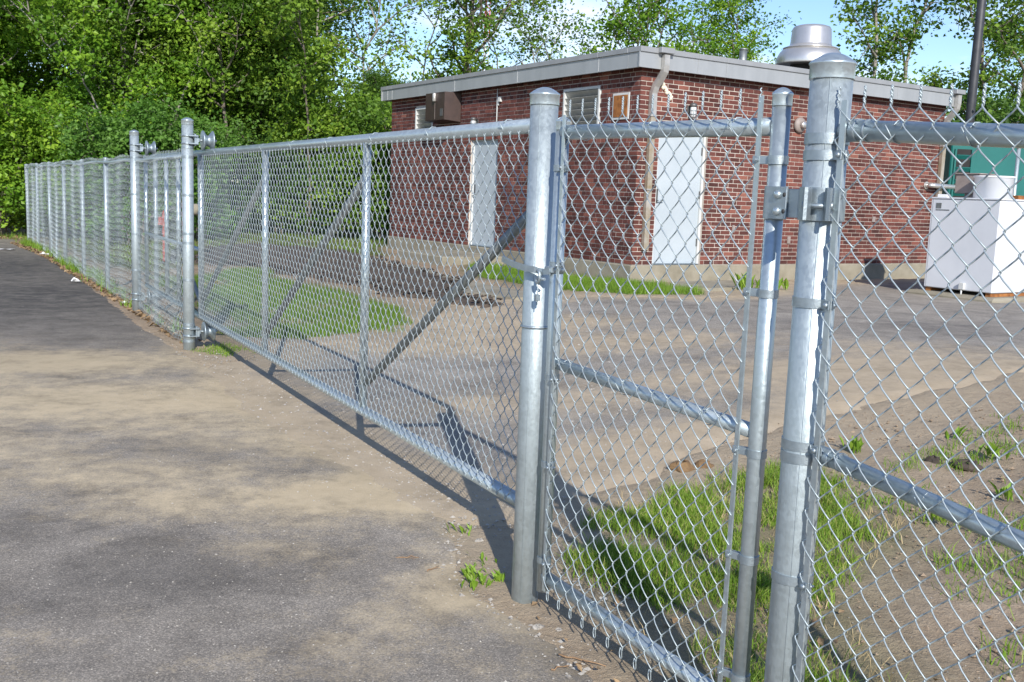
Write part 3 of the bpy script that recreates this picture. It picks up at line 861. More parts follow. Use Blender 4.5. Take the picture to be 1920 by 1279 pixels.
fabric_parts(wg, .052, WL - .048, .105, 20, .0853, FY, 'twist', 'knuckle', .03, .0006)
for xx in (.050, WL - .050):
    pts = [(xx + .002 * math.sin(z * 3), FY, z) for z in np.linspace(.12, 1.83, 14)]
    part('tension_bar', MB().sweep(pts, [(-.008, -.0022), (.008, -.0022), (.008, .0022), (-.008, .0022)]), 'pipe', wg)
for z in (1.666, 1.32, .889, .593, .25):
    band(wg, UR, z, .42, .022, .044)
for z in (1.652, 1.313, .907, .584, .221):
    band(wg, UR, z, math.pi - .42, .022, .044, loc=(WL, 0, 0))
for xx, z in ((.16, 1.757), (.55, 1.763), (.93, 1.768), (.2, .948), (.62, .955), (.98, .96), (.3, .158), (.75, .158)):
    tie(wg, (xx, 0, z), 1, UR)
# fork latch on the left upright, its yoke reaching round the latch post
lt = MB()
zl = 1.295
lt.lathe([(UR, zl - .012), (UR + .004, zl - .012), (UR + .004, zl + .012), (UR, zl + .012)], 24, (WL, 0, 0))
lt.bbox((WL - .02, .018, zl - .011), (WL + .03, .034, zl + .011), .003)
latch = part('fork_latch', lt, 'fit', wg)
yk = [(WL - .01, .034, zl - .005), (WL + .03, .042, zl - .01), (WL + .055, .060, zl - .004), (WL + .10, .072, zl - .002), (WL + .17, .077, zl + .004), (WL + .24, .072, zl + .012), (WL + .29, .066, zl + .018)]
part('latch_yoke', MB().sweep(yk, [(-.011, -.004), (.011, -.004), (.011, .004), (-.011, .004)], Vector((0, 0, 1))), 'fit', latch)
hk = []
for i in range(10):
    a = i / 9 * math.pi * 1.5
    hk.append((WL + .038 + .014 * math.cos(a + 1.2), .055, zl - .028 + .022 * math.sin(a + 1.2)))
part('latch_hook', MB().tube(hk, .0055, 8), 'fit', latch)
part('latch_pin', MB().tube([(WL + .005, .046, zl - .034), (WL + .045, .052, zl - .036)], .0055, 8).tube([(WL + .042, .05, zl - .04), (WL + .043, .05, zl - .13)], .0024, 6).bbox((WL + .034, .042, zl - .115), (WL + .052, .058, zl - .092), .002), 'fit', latch)
# wire hoop on the latch post
hoop = MB().lathe([(PR, 1.070), (PR + .005, 1.071), (PR + .007, 1.075), (PR + .005, 1.079), (PR, 1.080)], 28)
part('wire_hoop', hoop, 'fit', mp_)
# hinge between walk gate and the right post (two of them)
for zc in (1.557, .17):
    hg = MB()
    for q in ([(UR, zc - .042), (UR + .0045, zc - .042)], [(UR + .0045, zc - .042), (UR + .0045, zc + .042)], [(UR + .0045, zc + .042), (UR, zc + .042)]):
        hg.lathe(q, 24, cap=False)
    hg.bbox((-.070, UR - .003, zc - .0415), (-.004, UR + .004, zc + .0415), .002)
    hg.bbox((-.105, UR - .010, zc - .036), (-.060, UR - .0035, zc + .036), .002)
    ho = part('hinge_strap', hg, 'fit', wg)
    for dz in (-.021, .021):
        part('bolt', MB().lathe([(.0115, 0), (.0115, .003), (.010, .007), (.0055, .010), (0, .011)], 14, (-.040, UR + .004, zc + dz), Matrix.Rotation(-math.pi / 2, 3, 'X')), 'cap', ho)
        part('bolt_hole', MB().lathe([(.006, 0), (.006, .0006), (0, .0007)], 12, (-.062, UR + .0038, zc + dz), Matrix.Rotation(-math.pi / 2, 3, 'X')), 'seam', ho)
    hc = MB()
    for q in ([(PR, zc - .040), (PR + .005, zc - .040)], [(PR + .005, zc - .040), (PR + .005, zc + .040)], [(PR + .005, zc + .040), (PR, zc + .040)]):
        hc.lathe(q, 30, cap=False)
    # two curled clamp ears joined by a bolt, on the side facing the driveway and the walk gate side
    q45 = Matrix.Rotation(R(38), 3, 'Z')
    for sgn in (1, -1):
        prof = [(sgn * .040, PR - .014), (sgn * .034, PR + .002), (sgn * .026, PR + .012), (sgn * .019, PR + .022), (sgn * .018, PR + .032), (sgn * .024, PR + .042), (sgn * .030, PR + .045)]
        for i in range(len(prof) - 1):
            (xa, ya), (xb, yb) = prof[i], prof[i + 1]
            d = Vector((xb - xa, yb - ya, 0)); L = d.length; a = math.atan2(d.y, d.x)
            hc.box((-.001, -.0028, -.039), (L + .001, .0028, .039), q45 @ Matrix.Rotation(a, 3, 'Z'), q45 @ Vector((xa, ya, 0)) + Vector((0, 0, zc)))
    hinge = part('hinge_clamp', hc, 'fit', hp)
    p0, p1 = q45 @ Vector((-.036, PR + .024, zc - .004)), q45 @ Vector((.036, PR + .024, zc - .004))
    rb = q45 @ Matrix.Rotation(math.pi / 2, 3, 'Y')
    part('bolt', MB().tube([p0, p1], .0062, 8).lathe([(.011, 0), (.011, .009)], 6, p0, rb).lathe([(.011, -.009), (.011, 0)], 6, p1, rb), 'fit', hinge)

# ------------------------------------------------------------------ right fence panel
px_, py_ = uv(1.865, 1.87)
fp = thing('chain_link_fence', 'nearest chain-link fence panel running off the right edge from the thick hinge post', 'fence', (px_, py_, 0), GA)
PL = -1.55                        # runs towards -x (towards and past the camera)
SL = .062                         # falls with the ground
part('top_rail', MB().tube([(-.085, 0, 1.732), (PL * .5, 0, 1.732 + SL * (PL * .5 + .085)), (PL, 0, 1.732 + SL * (PL + .085))], .0241, 22), 'pipe', fp)
part('middle_rail', MB().tube([(-.085, 0, .940), (PL * .5, 0, .940 + SL * 1.35 * (PL * .5 + .085)), (PL, 0, .940 + SL * 1.35 * (PL + .085))], .0211, 22), 'pipe', fp)
for z, r_ in ((1.732, .0241), (.940, .0211)):
    part('rail_end', MB().tube([(-.135, 0, z - .002), (-.132, 0, z - .002), (-.128, 0, z - .002)], r_ * 1.12, 20).lathe([(r_ * 1.1, 0), (r_ * 1.12, .004), (r_ * 1.12, .045), (r_ * .9, .055), (0, .06)], 20, (-.105, 0, z), Matrix.Rotation(math.pi / 2, 3, 'Y')), 'fit', fp)
fabric_parts(fp, PL, -.055, .055 + SL * (PL + .055), 21, .0829, .0241 + WR * 1.6, 'twist', 'knuckle', SL, .0006)
pts = [(-.078, .030, z) for z in np.linspace(.06, 1.80, 10)]
part('tension_bar', MB().sweep(pts, [(-.0085, -.0025), (.0085, -.0025), (.0085, .0025), (-.0085, .0025)]), 'pipe', fp)
for xx in (-.22, -.42, -.75, -1.1, -1.4):
    tie(fp, (xx, 0, 1.732 + SL * (xx + .085)), 1, .0241); tie(fp, (xx + .03, 0, .94 + SL * 1.35 * (xx + .085)), 1, .0211)
part('line_post', MB().tube([(PL, -.05, -.3), (PL, -.05, 1.70)], .030, 20), 'post', fp)
part('post_cap', cap_mb(.030, 1.70, .03, .02), 'cap', fp, loc=(PL, -.05, 0))

# ------------------------------------------------------------------ sliding gate
sx, sy = uv(3.35, 2.05)
sg_ = thing('sliding_gate', 'long cantilever chain-link sliding gate closing the driveway opening', 'gate', (sx, sy, 0), GA)
GL = 10.06 - 3.35
TL = 13.3 - 3.35
ZT, ZB, GR = 1.835, .272, .030
part('top_rail', MB().tube([(.22, 0, ZT - .004), (GL * .5, 0, ZT), (TL, 0, ZT + .01)], GR, 22), 'pipe', sg_)
part('bottom_rail', MB().tube([(.22, 0, ZB), (GL * .5, 0, ZB), (TL, 0, ZB)], GR, 22), 'pipe', sg_)
G0 = .245                                    # the leading upright stands behind the latch post
for xx in (G0, 5.55 - 3.35, 7.73 - 3.35, GL):
    part('upright', pole_mb(.0241 if xx not in (G0, GL) else .028, ZB, ZT, n=18), 'pipe', sg_, loc=(xx, 0, 0))
for xx in (11.2 - 3.35, 11.9 - 3.35, 12.6 - 3.35, TL):
    part('upright', pole_mb(.0241, ZB, ZT, n=16), 'pipe', sg_, loc=(xx, 0, 0))
part('tail_rail', MB().tube([(GL + .05, 0, .92), (TL - .02, 0, .92)], .021, 14), 'pipe', sg_)
for a, b2 in ((5.55 - 3.35, G0), (7.73 - 3.35, 5.55 - 3.35), (GL, 7.73 - 3.35)):
    part('diagonal_brace', MB().tube([(a - .02, -.012, ZB + .17), (b2 + .02, -.012, ZT - (.33 if b2 == G0 else .20))], .0241, 18), 'darkpipe', sg_)
part('diagonal_brace', MB().tube([(GL + .03, -.012, ZB + .1), (11.2 - 3.35, -.012, .9)], .0211, 14), 'darkpipe', sg_)
NP = 18
fabric_parts(sg_, G0 + .03, GL - .03, ZB + .005, NP, (ZT - ZB - .045) / NP, GR + WR * 1.5, 'bend', 'hook', .0006, .0008)
part('tension_bar', MB().sweep([(GL - .045, GR + .004, z) for z in np.linspace(ZB, ZT - .02, 6)], [(-.008, -.002), (.008, -.002), (.008, .002), (-.008, .002)]), 'pipe', sg_)
for xx in (5.55 - 3.35, 7.73 - 3.35, GL):
    for z in np.arange(.42, 1.75, .21):
        pts = []
        for i in range(8):
            a = i / 7 * 2 * math.pi * .85
            pts.append((xx + .026 * math.cos(a), .026 * math.sin(a), z + .004 * i / 7))
        pts.append((xx + .02, .04, z + .012))
        part('tie_wire', MB().tube(pts, .0017, 5), 'wire', sg_)
for k in range(8):
    xx = .5 + k * .78
    tie(sg_, (xx, 0, ZT), 1, GR)
for f in (.18, .42, .66):
    for a, b2 in ((7.73 - 3.35, 5.55 - 3.35),):
        cx = a + (b2 - a) * f; cz = ZB + .17 + (ZT - ZB - .37) * f
        tie(sg_, (cx, .0, cz), 1, .028)

# ------------------------------------------------------------------ long fence on the left
lfx, lfy = uv(9.75, 1.87)
lf = thing('chain_link_fence', 'long chain-link fence receding from the roller posts to the woods on the left', 'fence', (lfx, lfy, 0), GA)
LFL = 27.2 - 9.75
def bend(x):                                   # the run swings gently towards the driveway (+y)
    k = max(0, x - 3.18)
    return k * .41 / (LFL - 3.18)
for i in range(6):
    xx = 3.18 + (i + 1) * (LFL - 3.18) / 6
    last = i == 5
    part('line_post', MB().tube([(xx, bend(xx) - .03, -.3), (xx, bend(xx) - .03, 1.86)], .038 if last else .030, 16), 'post', lf)
    part('post_cap', cap_mb(.038 if last else .030, 1.85, .03, .02), 'cap', lf, loc=(xx, bend(xx) - .03, 0))
part('top_rail', MB().tube([(.05, -.02, 1.80)] + [(x_, bend(x_) - .02, 1.80 + .012 * math.sin(x_ * 2.1)) for x_ in np.linspace(1.5, LFL, 14)], .0211, 12), 'pipe', lf)
vv, ff, off = [], [], 0
for ph in (0, 1):
    P = strand_points(21, .0852, ph, fine=False, top='twist', bottom='none')
    t = MB().tube(P, WR, 3, False)
    tv = np.array([tuple(p) for p in t.v]); tf = np.array(t.f)
    n = int(LFL / AMP)
    for i in range(ph, n, 2):
        x_ = .06 + i * (LFL - .08) / n
        w = bend(x_) + .012 * math.sin(x_ * 1.9) + .007 * math.sin(x_ * 5.3)
        # fabric sags and ripples a little between posts
        q = tv.copy(); q[:, 0] += x_
        q[:, 1] += w + .012 * np.sin(q[:, 2] * 2.3 + x_ * 1.3)
        q[:, 2] += .03 + .012 * math.sin(x_ * 2.1) + .006 * math.sin(x_ * 4.7 + 1) + random.uniform(-.006, .006)
        vv.append(q); ff.append(tf + off); off += len(q)
o = link('chain_link_mesh', np_mesh('chain_link_mesh', np.concatenate(vv), np.concatenate(ff), None, True), 'wire', lf)
o['kind'] = 'stuff'

# ------------------------------------------------------------------ brick building
bd = thing('brick_building', 'single-storey red brick utility building with a flat grey-edged roof behind the gate', 'building', BO, BA)
LL, LR, BH = 8.52, 7.34, 2.96
GZ = -.28                                    # grade, relative to the brick base
# openings as (a0, a1, z0, z1) along each wall
OPL = [(4.03, 5.02, 0, 2.03), (6.58, 7.36, 2.08, 2.72), (.99, 1.99, 1.98, 2.75)]
OPR = [(.40, 1.40, 0, 2.06)]
core = MB()
def wall_slab(L, ops, left):
    ed = sorted(set([.003, L] + [a for o_ in ops for a in o_[:2]]))
    for a, b2 in zip(ed, ed[1:]):
        zs = [(-.002, BH)]
        for (c0, c1, d0, d1) in ops:
            if c0 < (a + b2) / 2 < c1:
                zs = [q for (p0, p1) in zs for q in ((p0, min(p1, d0)), (max(p0, d1), p1)) if q[1] - q[0] > .01]
        for (p0, p1) in zs:
            if left: core.box((.003, a, p0), (.25, b2, p1))
            else: core.box((max(a, .2501), .003, p0), (b2, .25, p1)) if b2 > .26 else None
wall_slab(LL, OPL, True); wall_slab(LR, OPR, False)
core.box((.2501, LL - .25, -.002), (LR, LL, BH)); core.box((LR - .25, .2501, -.002), (LR, LL - .2501, BH))
core.box((.2502, .2502, BH - .1), (LR - .2502, LL - .2502, BH - .003))
part('wall', core, 'mortar', bd)
base = MB()
base.bbox((-.035, -.035, GZ - .35), (LR + .035, LL + .035, -.004), .015)
part('foundation', base, 'concrete', bd)

bricks = []                                  # (centre, half sizes, on left wall?)
CH = BH / 43.0
def courses(L, ops, left):
    for k in range(43):
        z0 = k * CH + .0056; z1 = (k + 1) * CH - .0056
        cuts = sorted([(a, b2) for (a, b2, c0, c1) in ops if c0 < (z0 + z1) / 2 < c1])
        a = 0.0
        hd = (k % 2 == 0)
        if left:                             # wraps the corner: headers alternate with stretchers
            seq = ([.2, .2, .095] if k % 6 != 3 else [.095])
            a = 0.0 if hd else -.055
        else:
            seq = [.2]; a = 0.0 if hd else -.105
        j = 0
        if left and not hd: j = 1
        while a < L - .01:
            w = seq[j % len(seq)]; j += 1
            b0, b1 = max(a, 0.0), min(a + w, L)
            a += w + (.015 if left else .0125)
            segs = [(b0, b1)]
            for (c0, c1) in cuts:
                ns = []
                for (s0, s1) in segs:
                    if s1 <= c0 or s0 >= c1: ns.append((s0, s1)); continue
                    if s0 < c0: ns.append((s0, c0 - .002))
                    if s1 > c1: ns.append((c1 + .002, s1))
                segs = ns
            for (s0, s1) in segs:
                if s1 - s0 > .025: bricks.append((s0, s1, z0, z1, left))
courses(LL, OPL, True)
courses(LR, OPR, False)
camv = Vector((0, 0, CAMH)) - Vector(BO)
cl = Matrix.Rotation(-BA, 3, 'Z') @ camv
def apparent(bk):
    s0, s1, z0, z1, left = bk
    c = Vector((0, (s0 + s1) / 2, (z0 + z1) / 2)) if left else Vector(((s0 + s1) / 2, 0, (z0 + z1) / 2))
    d = cl - c; n_ = Vector((-1, 0, 0)) if left else Vector((0, -1, 0))
    return (s1 - s0) * (z1 - z0) * d.normalized().dot(n_) / d.length_squared
order = sorted(range(len(bricks)), key=lambda i: -apparent(bricks[i]))
single = set([i for i in order if bricks[i][1] - bricks[i][0] > .19][:296])
shared = {}
vv, ff, tt, off = [], [], [], 0
def brick_geo(s0, s1, z0, z1, left, org):
    mb = MB()
    if left: mb.bbox((-.004, s0 - org[1], z0 - org[2]), (.03, s1 - org[1], z1 - org[2]), .004)
    else: mb.bbox((s0 - org[0], -.004, z0 - org[2]), (s1 - org[0], .03, z1 - org[2]), .004)
    return mb
for i, bk in enumerate(bricks):
    s0, s1, z0, z1, left = bk
    if i in single:
        L = round(s1 - s0, 3)
        if (left, L) not in shared:
            me = brick_geo(0, L, 0, z1 - z0, left, (0, 0, 0)).mesh('brick'); me.materials.append(MT['brick']); shared[(left, L)] = me
        jj = random.uniform(-.002, .002)
        link('brick', shared[(left, L)], None, bd, (jj, s0, z0) if left else (s0, jj, z0))
    else:
        # the rest are joined: plain boxes
        d0 = random.uniform(-.0055, -.0025)
        if left: lo, hi = (d0, s0, z0), (.03, s1, z1)
        else: lo, hi = (s0, d0, z0), (s1, .03, z1)
        mb = MB().box(lo, hi)
        vv.append(np.array(mb.v)); ff.append(np.array(mb.f) + off); off += 8
        tt.append(np.full(8, random.random()))
o = link('brickwork', np_mesh('brickwork', np.concatenate(vv), np.concatenate(ff), {'tint': np.concatenate(tt)}), 'brick', bd)
o['kind'] = 'stuff'

# roof slab, fascia panels and coping strips
OV = .17
part('roof_deck', MB().box((-OV + .03, -OV + .03, BH + .002), (LR + OV - .03, LL + OV - .03, BH + .235)), 'roof', bd)
def fpanel(a0, a1, side):
    mb = MB()
    z0, z1 = BH - .035, BH + .262
    if side == 'L':
        mb.bbox((-OV, a0, z0), (-OV + .03, a1, z1 - .075), .002)
        mb.bbox((-OV - .004, a0, z0 - .003), (-OV + .032, a1, z0 + .012), .002)
    elif side == 'R':
        mb.bbox((a0, -OV, z0), (a1, -OV + .03, z1 - .075), .002)
        mb.bbox((a0, -OV - .004, z0 - .003), (a1, -OV + .032, z0 + .012), .002)
    elif side == 'B':
        mb.bbox((a0, LL + OV - .03, z0), (a1, LL + OV, z1 - .075), .002)
    else:
        mb.bbox((LR + OV - .03, a0, z0), (LR + OV, a1, z1 - .075), .002)
    fo_ = part('fascia_panel', mb, 'fascia', bd)
    if side == 'L': part('seam_cover', MB().bbox((-OV - .003, a1 - .012, z0 + .013), (-OV - .0004, a1 - .001, z1 - .079), .0005), 'frame', fo_)
    elif side == 'R': part('seam_cover', MB().bbox((a1 - .010, -OV - .003, z0 + .013), (a1 - .001, -OV - .0004, z1 - .079), .0005), 'coping', fo_)
    cp = MB()
    if side == 'L': cp.bbox((-OV - .022, a0, z1 - .078), (.12, a1, z1), .004)
    elif side == 'R': cp.bbox((a0, -OV - .022, z1 - .078), (a1, .12, z1), .004)
    elif side == 'B': cp.bbox((a0, LL - .12, z1 - .078), (a1, LL + OV + .022, z1), .004)
    else: cp.bbox((LR - .12, a0, z1 - .078), (LR + OV + .022, a1, z1), .004)
    part('coping_strip', cp, 'coping', bd)
eg = .002
for a0, a1 in ((.12, .86), (.86, 3.19), (3.19, 5.43), (5.43, 8.18), (8.18, LL - .121)): fpanel(a0 + eg, a1 - eg, 'L')
for a0, a1 in ((-OV - .022, .96), (.96, 1.55), (1.55, 3.6), (3.6, 5.7), (5.7, LR + OV + .022)): fpanel(a0 + eg, a1 - eg, 'R')
for a0, a1 in ((-OV - .022, 2.6), (2.6, 5.2), (5.2, LR + OV + .022)): fpanel(a0 + eg, a1 - eg, 'B')
for a0, a1 in ((.12, 2.9), (2.9, 5.7), (5.7, LL - .121)): fpanel(a0 + eg, a1 - eg, 'E')
part('fascia_panel', MB().bbox((-OV, -OV + .032, BH - .035), (-OV + .03, .118, BH + .187), .002).bbox((-OV - .004, -OV + .03, BH - .038), (-OV + .03, .118, BH - .023), .002), 'fascia', bd)
part('fascia_panel', MB().bbox((-OV, LL - .118, BH - .035), (-OV + .03, LL + OV - .032, BH + .187), .002), 'fascia', bd)

# doors
def door(side, a0, a1, z1, handle_low):
    d = MB(); RC = .062
    if side == 'L':
        def B(s0, s1, za, zb, d0, d1, mb, bv=.004): mb.bbox((d0 + RC, s0, za), (d1 + RC, s1, zb), bv)
    else:
        def B(s0, s1, za, zb, d0, d1, mb, bv=.004): mb.bbox((s0, d0 + RC, za), (s1, d1 + RC, zb), bv)
    B(a0 + .044, a1 - .044, .018, z1 - .047, .0, .045, d)
    do = part('door', d, 'door', bd)
    fr = MB()
    B(a0 + .001, a0 + .042, .002, z1 - .002, -.030, .10, fr); B(a1 - .042, a1 - .001, .002, z1 - .002, -.030, .10, fr); B(a0 + .0425, a1 - .0425, z1 - .044, z1 - .002, -.030, .10, fr)
    part('door_frame', fr, 'frame', do)
    st = MB(); B(a0 + .0425, a1 - .0425, .002, .016, -.075, .06, st)
    part('threshold', st, 'fit', do)
    pl = MB(); hx = (a1 - .10) if side == 'L' else (a0 + .075)
    B(hx - .018, hx + .018, .95, 1.17, -.008, .0, pl, .002)
    hp_ = part('lock_plate', pl, 'seam', do)
    lv = MB()
    if side == 'L': lv.tube([(-.005 + RC, hx, .99), (-.05 + RC, hx, .99), (-.052 + RC, hx - .1, .995)], .009, 8)
    else: lv.tube([(hx, -.005 + RC, .99), (hx, -.05 + RC, .99), (hx + .1, -.052 + RC, .995)], .009, 8)
    part('door_handle', lv, 'fit', hp_)
    kp = MB(); B(a0 + .10, a1 - .10, .04, .24, -.003, -.0005, kp, .001)
    part('kick_plate', kp, 'door', do)
    for z in (.35, 1.1, 1.78):
        hg = MB(); hx2 = (a0 + .052) if side == 'L' else (a1 - .052)
        B(hx2 - .008, hx2 + .008, z - .06, z + .06, -.012, .0, hg, .002)
        part('hinge', hg, 'seam', do)
door('L', 4.03, 5.02, 2.03, True)
door('R', .40, 1.40, 2.06, True)
part('doorstep', MB().bbox((-1.35, 3.55, GZ - .2), (-.036, 5.35, -.12), .015), 'concrete', bd)

# louvred vents
def louvre(a0, a1, z0, z1, ns):
    fr = MB()
    fr.bbox((-.02, a0 + .002, z0 + .002), (.069, a0 + .045, z1 - .002), .003).bbox((-.02, a1 - .045, z0 + .002), (.069, a1 - .002, z1 - .002), .003)
    fr.bbox((-.02, a0 + .046, z1 - .045), (.069, a1 - .046, z1 - .002), .003).bbox((-.02, a0 + .046, z0 + .002), (.069, a1 - .046, z0 + .045), .003)
    fo = part('louvre_vent', fr, 'frame', bd)
    part('backing', MB().box((.07, a0 + .002, z0 + .002), (.08, a1 - .002, z1 - .002)), 'black', fo)
    h = (z1 - z0 - .09) / ns
    for i in range(ns):
        zc = z0 + .045 + h * (i + .5)
        mb = MB(); rot = Matrix.Rotation(R(-38), 3, 'Y')
        mb.bbox((-.004, a0 + .047, -h * .52), (.004, a1 - .047, h * .52), .001, rot, (.022, 0, zc))
        part('slat', mb, 'louvre', fo)
louvre(6.58, 7.36, 2.08, 2.72, 6)
louvre(.99, 1.99, 1.98, 2.75, 7)

# brown exhaust hood high on the long wall
hd = MB()
P = [(-.02, 5.42), (-.02, 6.36), (-.34, 6.28), (-.34, 5.50)]
z0, z1 = 2.36, 2.915
vs_ = [(x_, y_, z0 + (.03 if x_ < -.1 else 0)) for x_, y_ in P] + [(x_, y_, z1) for x_, y_ in P]
hd.add(vs_, [(0, 3, 2, 1), (4, 5, 6, 7), (0, 1, 5, 4), (1, 2, 6, 5), (2, 3, 7, 6), (3, 0, 4, 7)][::1])
ho = part('exhaust_hood', hd, 'hood', bd)
part('trim_seam', MB().box((-.346, 5.88, z0 + .05), (-.342, 5.885, z1 - .16)), 'taupe', ho)
part('hood_stack', MB().lathe([(.035, 0), (.04, .01), (.04, .15), (.032, .16), (0, .165)], 14, (-.36, 5.88, z1 - .17)), 'spout', ho)
part('latch_plate', MB().bbox((-.352, 5.56, z0 + .10), (-.341, 5.66, z0 + .24), .002), 'lampbody', ho)
# rusty plate near the corner
pf = MB().bbox((-.018, .24, 2.20), (-.0045, .65, 2.60), .003)
po = part('plate_frame', pf, 'frame', bd)
part('rusty_plate', MB().bbox((-.026, .275, 2.235), (-.0185, .615, 2.565), .002), 'rust', po)
# conduit, junction fittings, lamps
part('conduit', MB().tube([(-.016, 4.08, 2.9), (-.016, 4.08, 2.05)], .011, 8).bbox((-.03, 4.02, 2.60), (-.0045, 4.05, 2.70), .003).bbox((-.05, 3.93, 2.66), (-.0045, 4.01, 2.75), .003), 'frame', bd)
def lamp(org, rz, name='wall_lamp'):
    rot = Matrix.Rotation(rz, 3, 'Z')
    b_ = MB()
    b_.bbox((-.05, -.012, -.06), (.05, 0, .06), .003, rot, org)
    b_.tube([Vector(org) + rot @ Vector((0, -.01, .05)), Vector(org) + rot @ Vector((0, -.06, .09)), Vector(org) + rot @ Vector((0, -.085, .085))], .012, 8)
    b_.lathe([(.05, .0), (.06, .02), (.052, .05), (.02, .065)], 16, Vector(org) + rot @ Vector((0, -.085, .035)))
    lo = part(name, b_, 'lampbody', bd)
    part('lamp_glass', MB().lathe([(.0, -.125), (.028, -.122), (.042, -.10), (.046, 0), (.046, .034)], 16, Vector(org) + rot @ Vector((0, -.085, 0))), 'glass', lo)
    cg = MB()
    for k in range(6):
        a = k * math.pi / 3
        c, s_ = math.cos(a), math.sin(a)
        cg.tube([Vector(org) + rot @ Vector((.051 * c, -.085 + .051 * s_, .03)), Vector(org) + rot @ Vector((.051 * c, -.085 + .051 * s_, -.09)), Vector(org) + rot @ Vector((.02 * c, -.085 + .02 * s_, -.135))], .004, 5)
    for zz in (-.02, -.075):
        cg.lathe([(.0475, zz - .004), (.054, zz - .004), (.054, zz + .004), (.0475, zz + .004)], 16, Vector(org) + rot @ Vector((0, -.085, 0)))
    part('lamp_cage', cg, 'fit', lo)
lamp((.98, -.0045, 2.40), 0)
lamp((-.0045, 4.80, 2.32), -math.pi / 2)
# round gong on the door wall, dark round outlet on the long wall
rot = Matrix.Rotation(math.pi / 2, 3, 'X')
go = part('alarm_bell', MB().lathe([(.0, .012), (.125, .012), (.13, .03), (.118, .06), (.06, .078), (.0, .08)], 26, (3.42, -.0045, 2.33), rot), 'taupe', bd)
part('bell_hub', MB().lathe([(.055, .07), (.055, .13), (.045, .14), (0, .145)], 18, (3.42, -.0045, 2.33), rot), 'vent', go)
rot = Matrix.Rotation(-math.pi / 2, 3, 'Y')
oo = part('round_outlet', MB().lathe([(.085, .0), (.10, .004), (.10, .10), (.085, .10), (.083, .02), (0, .02)], 24, (-.0045, 1.74, 2.17), rot), 'lampbody', bd)
# downspouts
def spout(xt, xb, zend, cut):
    prof = [(-.05, -.036), (-.028, -.042), (-.012, -.036), (.012, -.042), (.03, -.036), (.05, -.036), (.05, .036), (-.05, .036)]
    yb, yt = -.048, -OV - .045
    pts = [(xt, yt, BH + .17), (xt, yt, BH + .02), (xt - .004, yt + .01, BH - .07), (xb + (xt - xb) * .6, yt * .62 + yb * .38, BH - .17), (xb + (xt - xb) * .2, yb * .8 + yt * .2, BH - .27), (xb, yb, BH - .38), (xb, yb, cut)]
    o = part('downspout', MB().sweep(pts, prof, Vector((1, 0, 0))), 'spout', bd)
    prof2 = [(a * .93, b_ * .93) for a, b_ in prof]
    part('lower_section', MB().sweep([(xb, yb, cut + .03), (xb, yb, zend + .35), (xb, yb, zend)], prof2, Vector((1, 0, 0))), 'spoutrust', o)
    cb = MB()
    for z in (cut, 1.15):
        cb.bbox((xb - .058, yb - .046, z - .012), (xb + .058, -.005, z + .012), .002)
    part('strap', cb, 'spout', o)
    part('gutter_outlet', MB().bbox((xt - .13, -OV - .10, BH + .19), (xt + .13, -OV - .0225, BH + .272), .006), 'coping', o)
spout(.27, .205, .23, 2.25)
spout(7.38, 7.30, .1, 2.2)
# foam blob by the downspout
fm = MB()
for k in range(16):
    t = k / 15
    c = (.40 + .20 * t + random.uniform(-.02, .02), -.012, 2.74 - .20 * t + random.uniform(-.03, .03))
    r_ = random.uniform(.018, .036)
    fm.lathe([(0, -r_), (r_ * .7, -r_ * .7), (r_, 0), (r_ * .7, r_ * .7), (0, r_)], 8, c)
part('foam_patch', fm, 'foam', bd)
# pipe leaving the right end of the wall, and a stub vent
part('wall_pipe', MB().tube([(6.95, -.005, 1.46), (6.95, -.12, 1.46), (7.05, -.14, 1.46), (8.6, -.16, 1.44)], .045, 12).lathe([(.07, 0), (.07, .02)], 16, (6.95, -.0045, 1.46), Matrix.Rotation(math.pi / 2, 3, 'X')), 'vent', bd)
for lo_, hi_ in (((5.5, -.02, .75), (5.58, -.0045, .85)), ((3.35, -.02, .35), (3.42, -.0045, .47)), ((2.05, -.018, .52), (2.10, -.0045, .64))):
    part('wall_plate', MB().bbox(lo_, hi_, .003), 'taupe', bd)
# roof vent and pipe
VC = (4.37, .72)
vo = part('roof_vent', MB().lathe([(.33, 0), (.33, .40), (.36, .40), (.36, .42), (.30, .42)], 28, (*VC, BH + .20)), 'ventdark', bd)
part('vent_skirt', MB().lathe([(.54, .0), (.585, .0), (.59, .02), (.575, .12), (.52, .22), (.47, .275), (.45, .27), (.53, .10), (.55, .02)], 40, (*VC, BH + .49)), 'vent', vo)
part('vent_hood', MB().lathe([(.42, .0), (.475, .0), (.48, .012), (.43, .03), (.37, .055), (.355, .08), (.335, .34), (.31, .38), (.25, .40), (0, .41)], 40, (*VC, BH + .77)), 'vent', vo)
part('roof_pipe', MB().tube([(3.32, 1.3, BH + .2), (3.32, 1.3, BH + .72)], .068, 18).lathe([(.072, 0), (.078, .01), (.078, .03), (.06, .035), (0, .04)], 18, (3.32, 1.3, BH + .70)), 'darkpipe', bd)

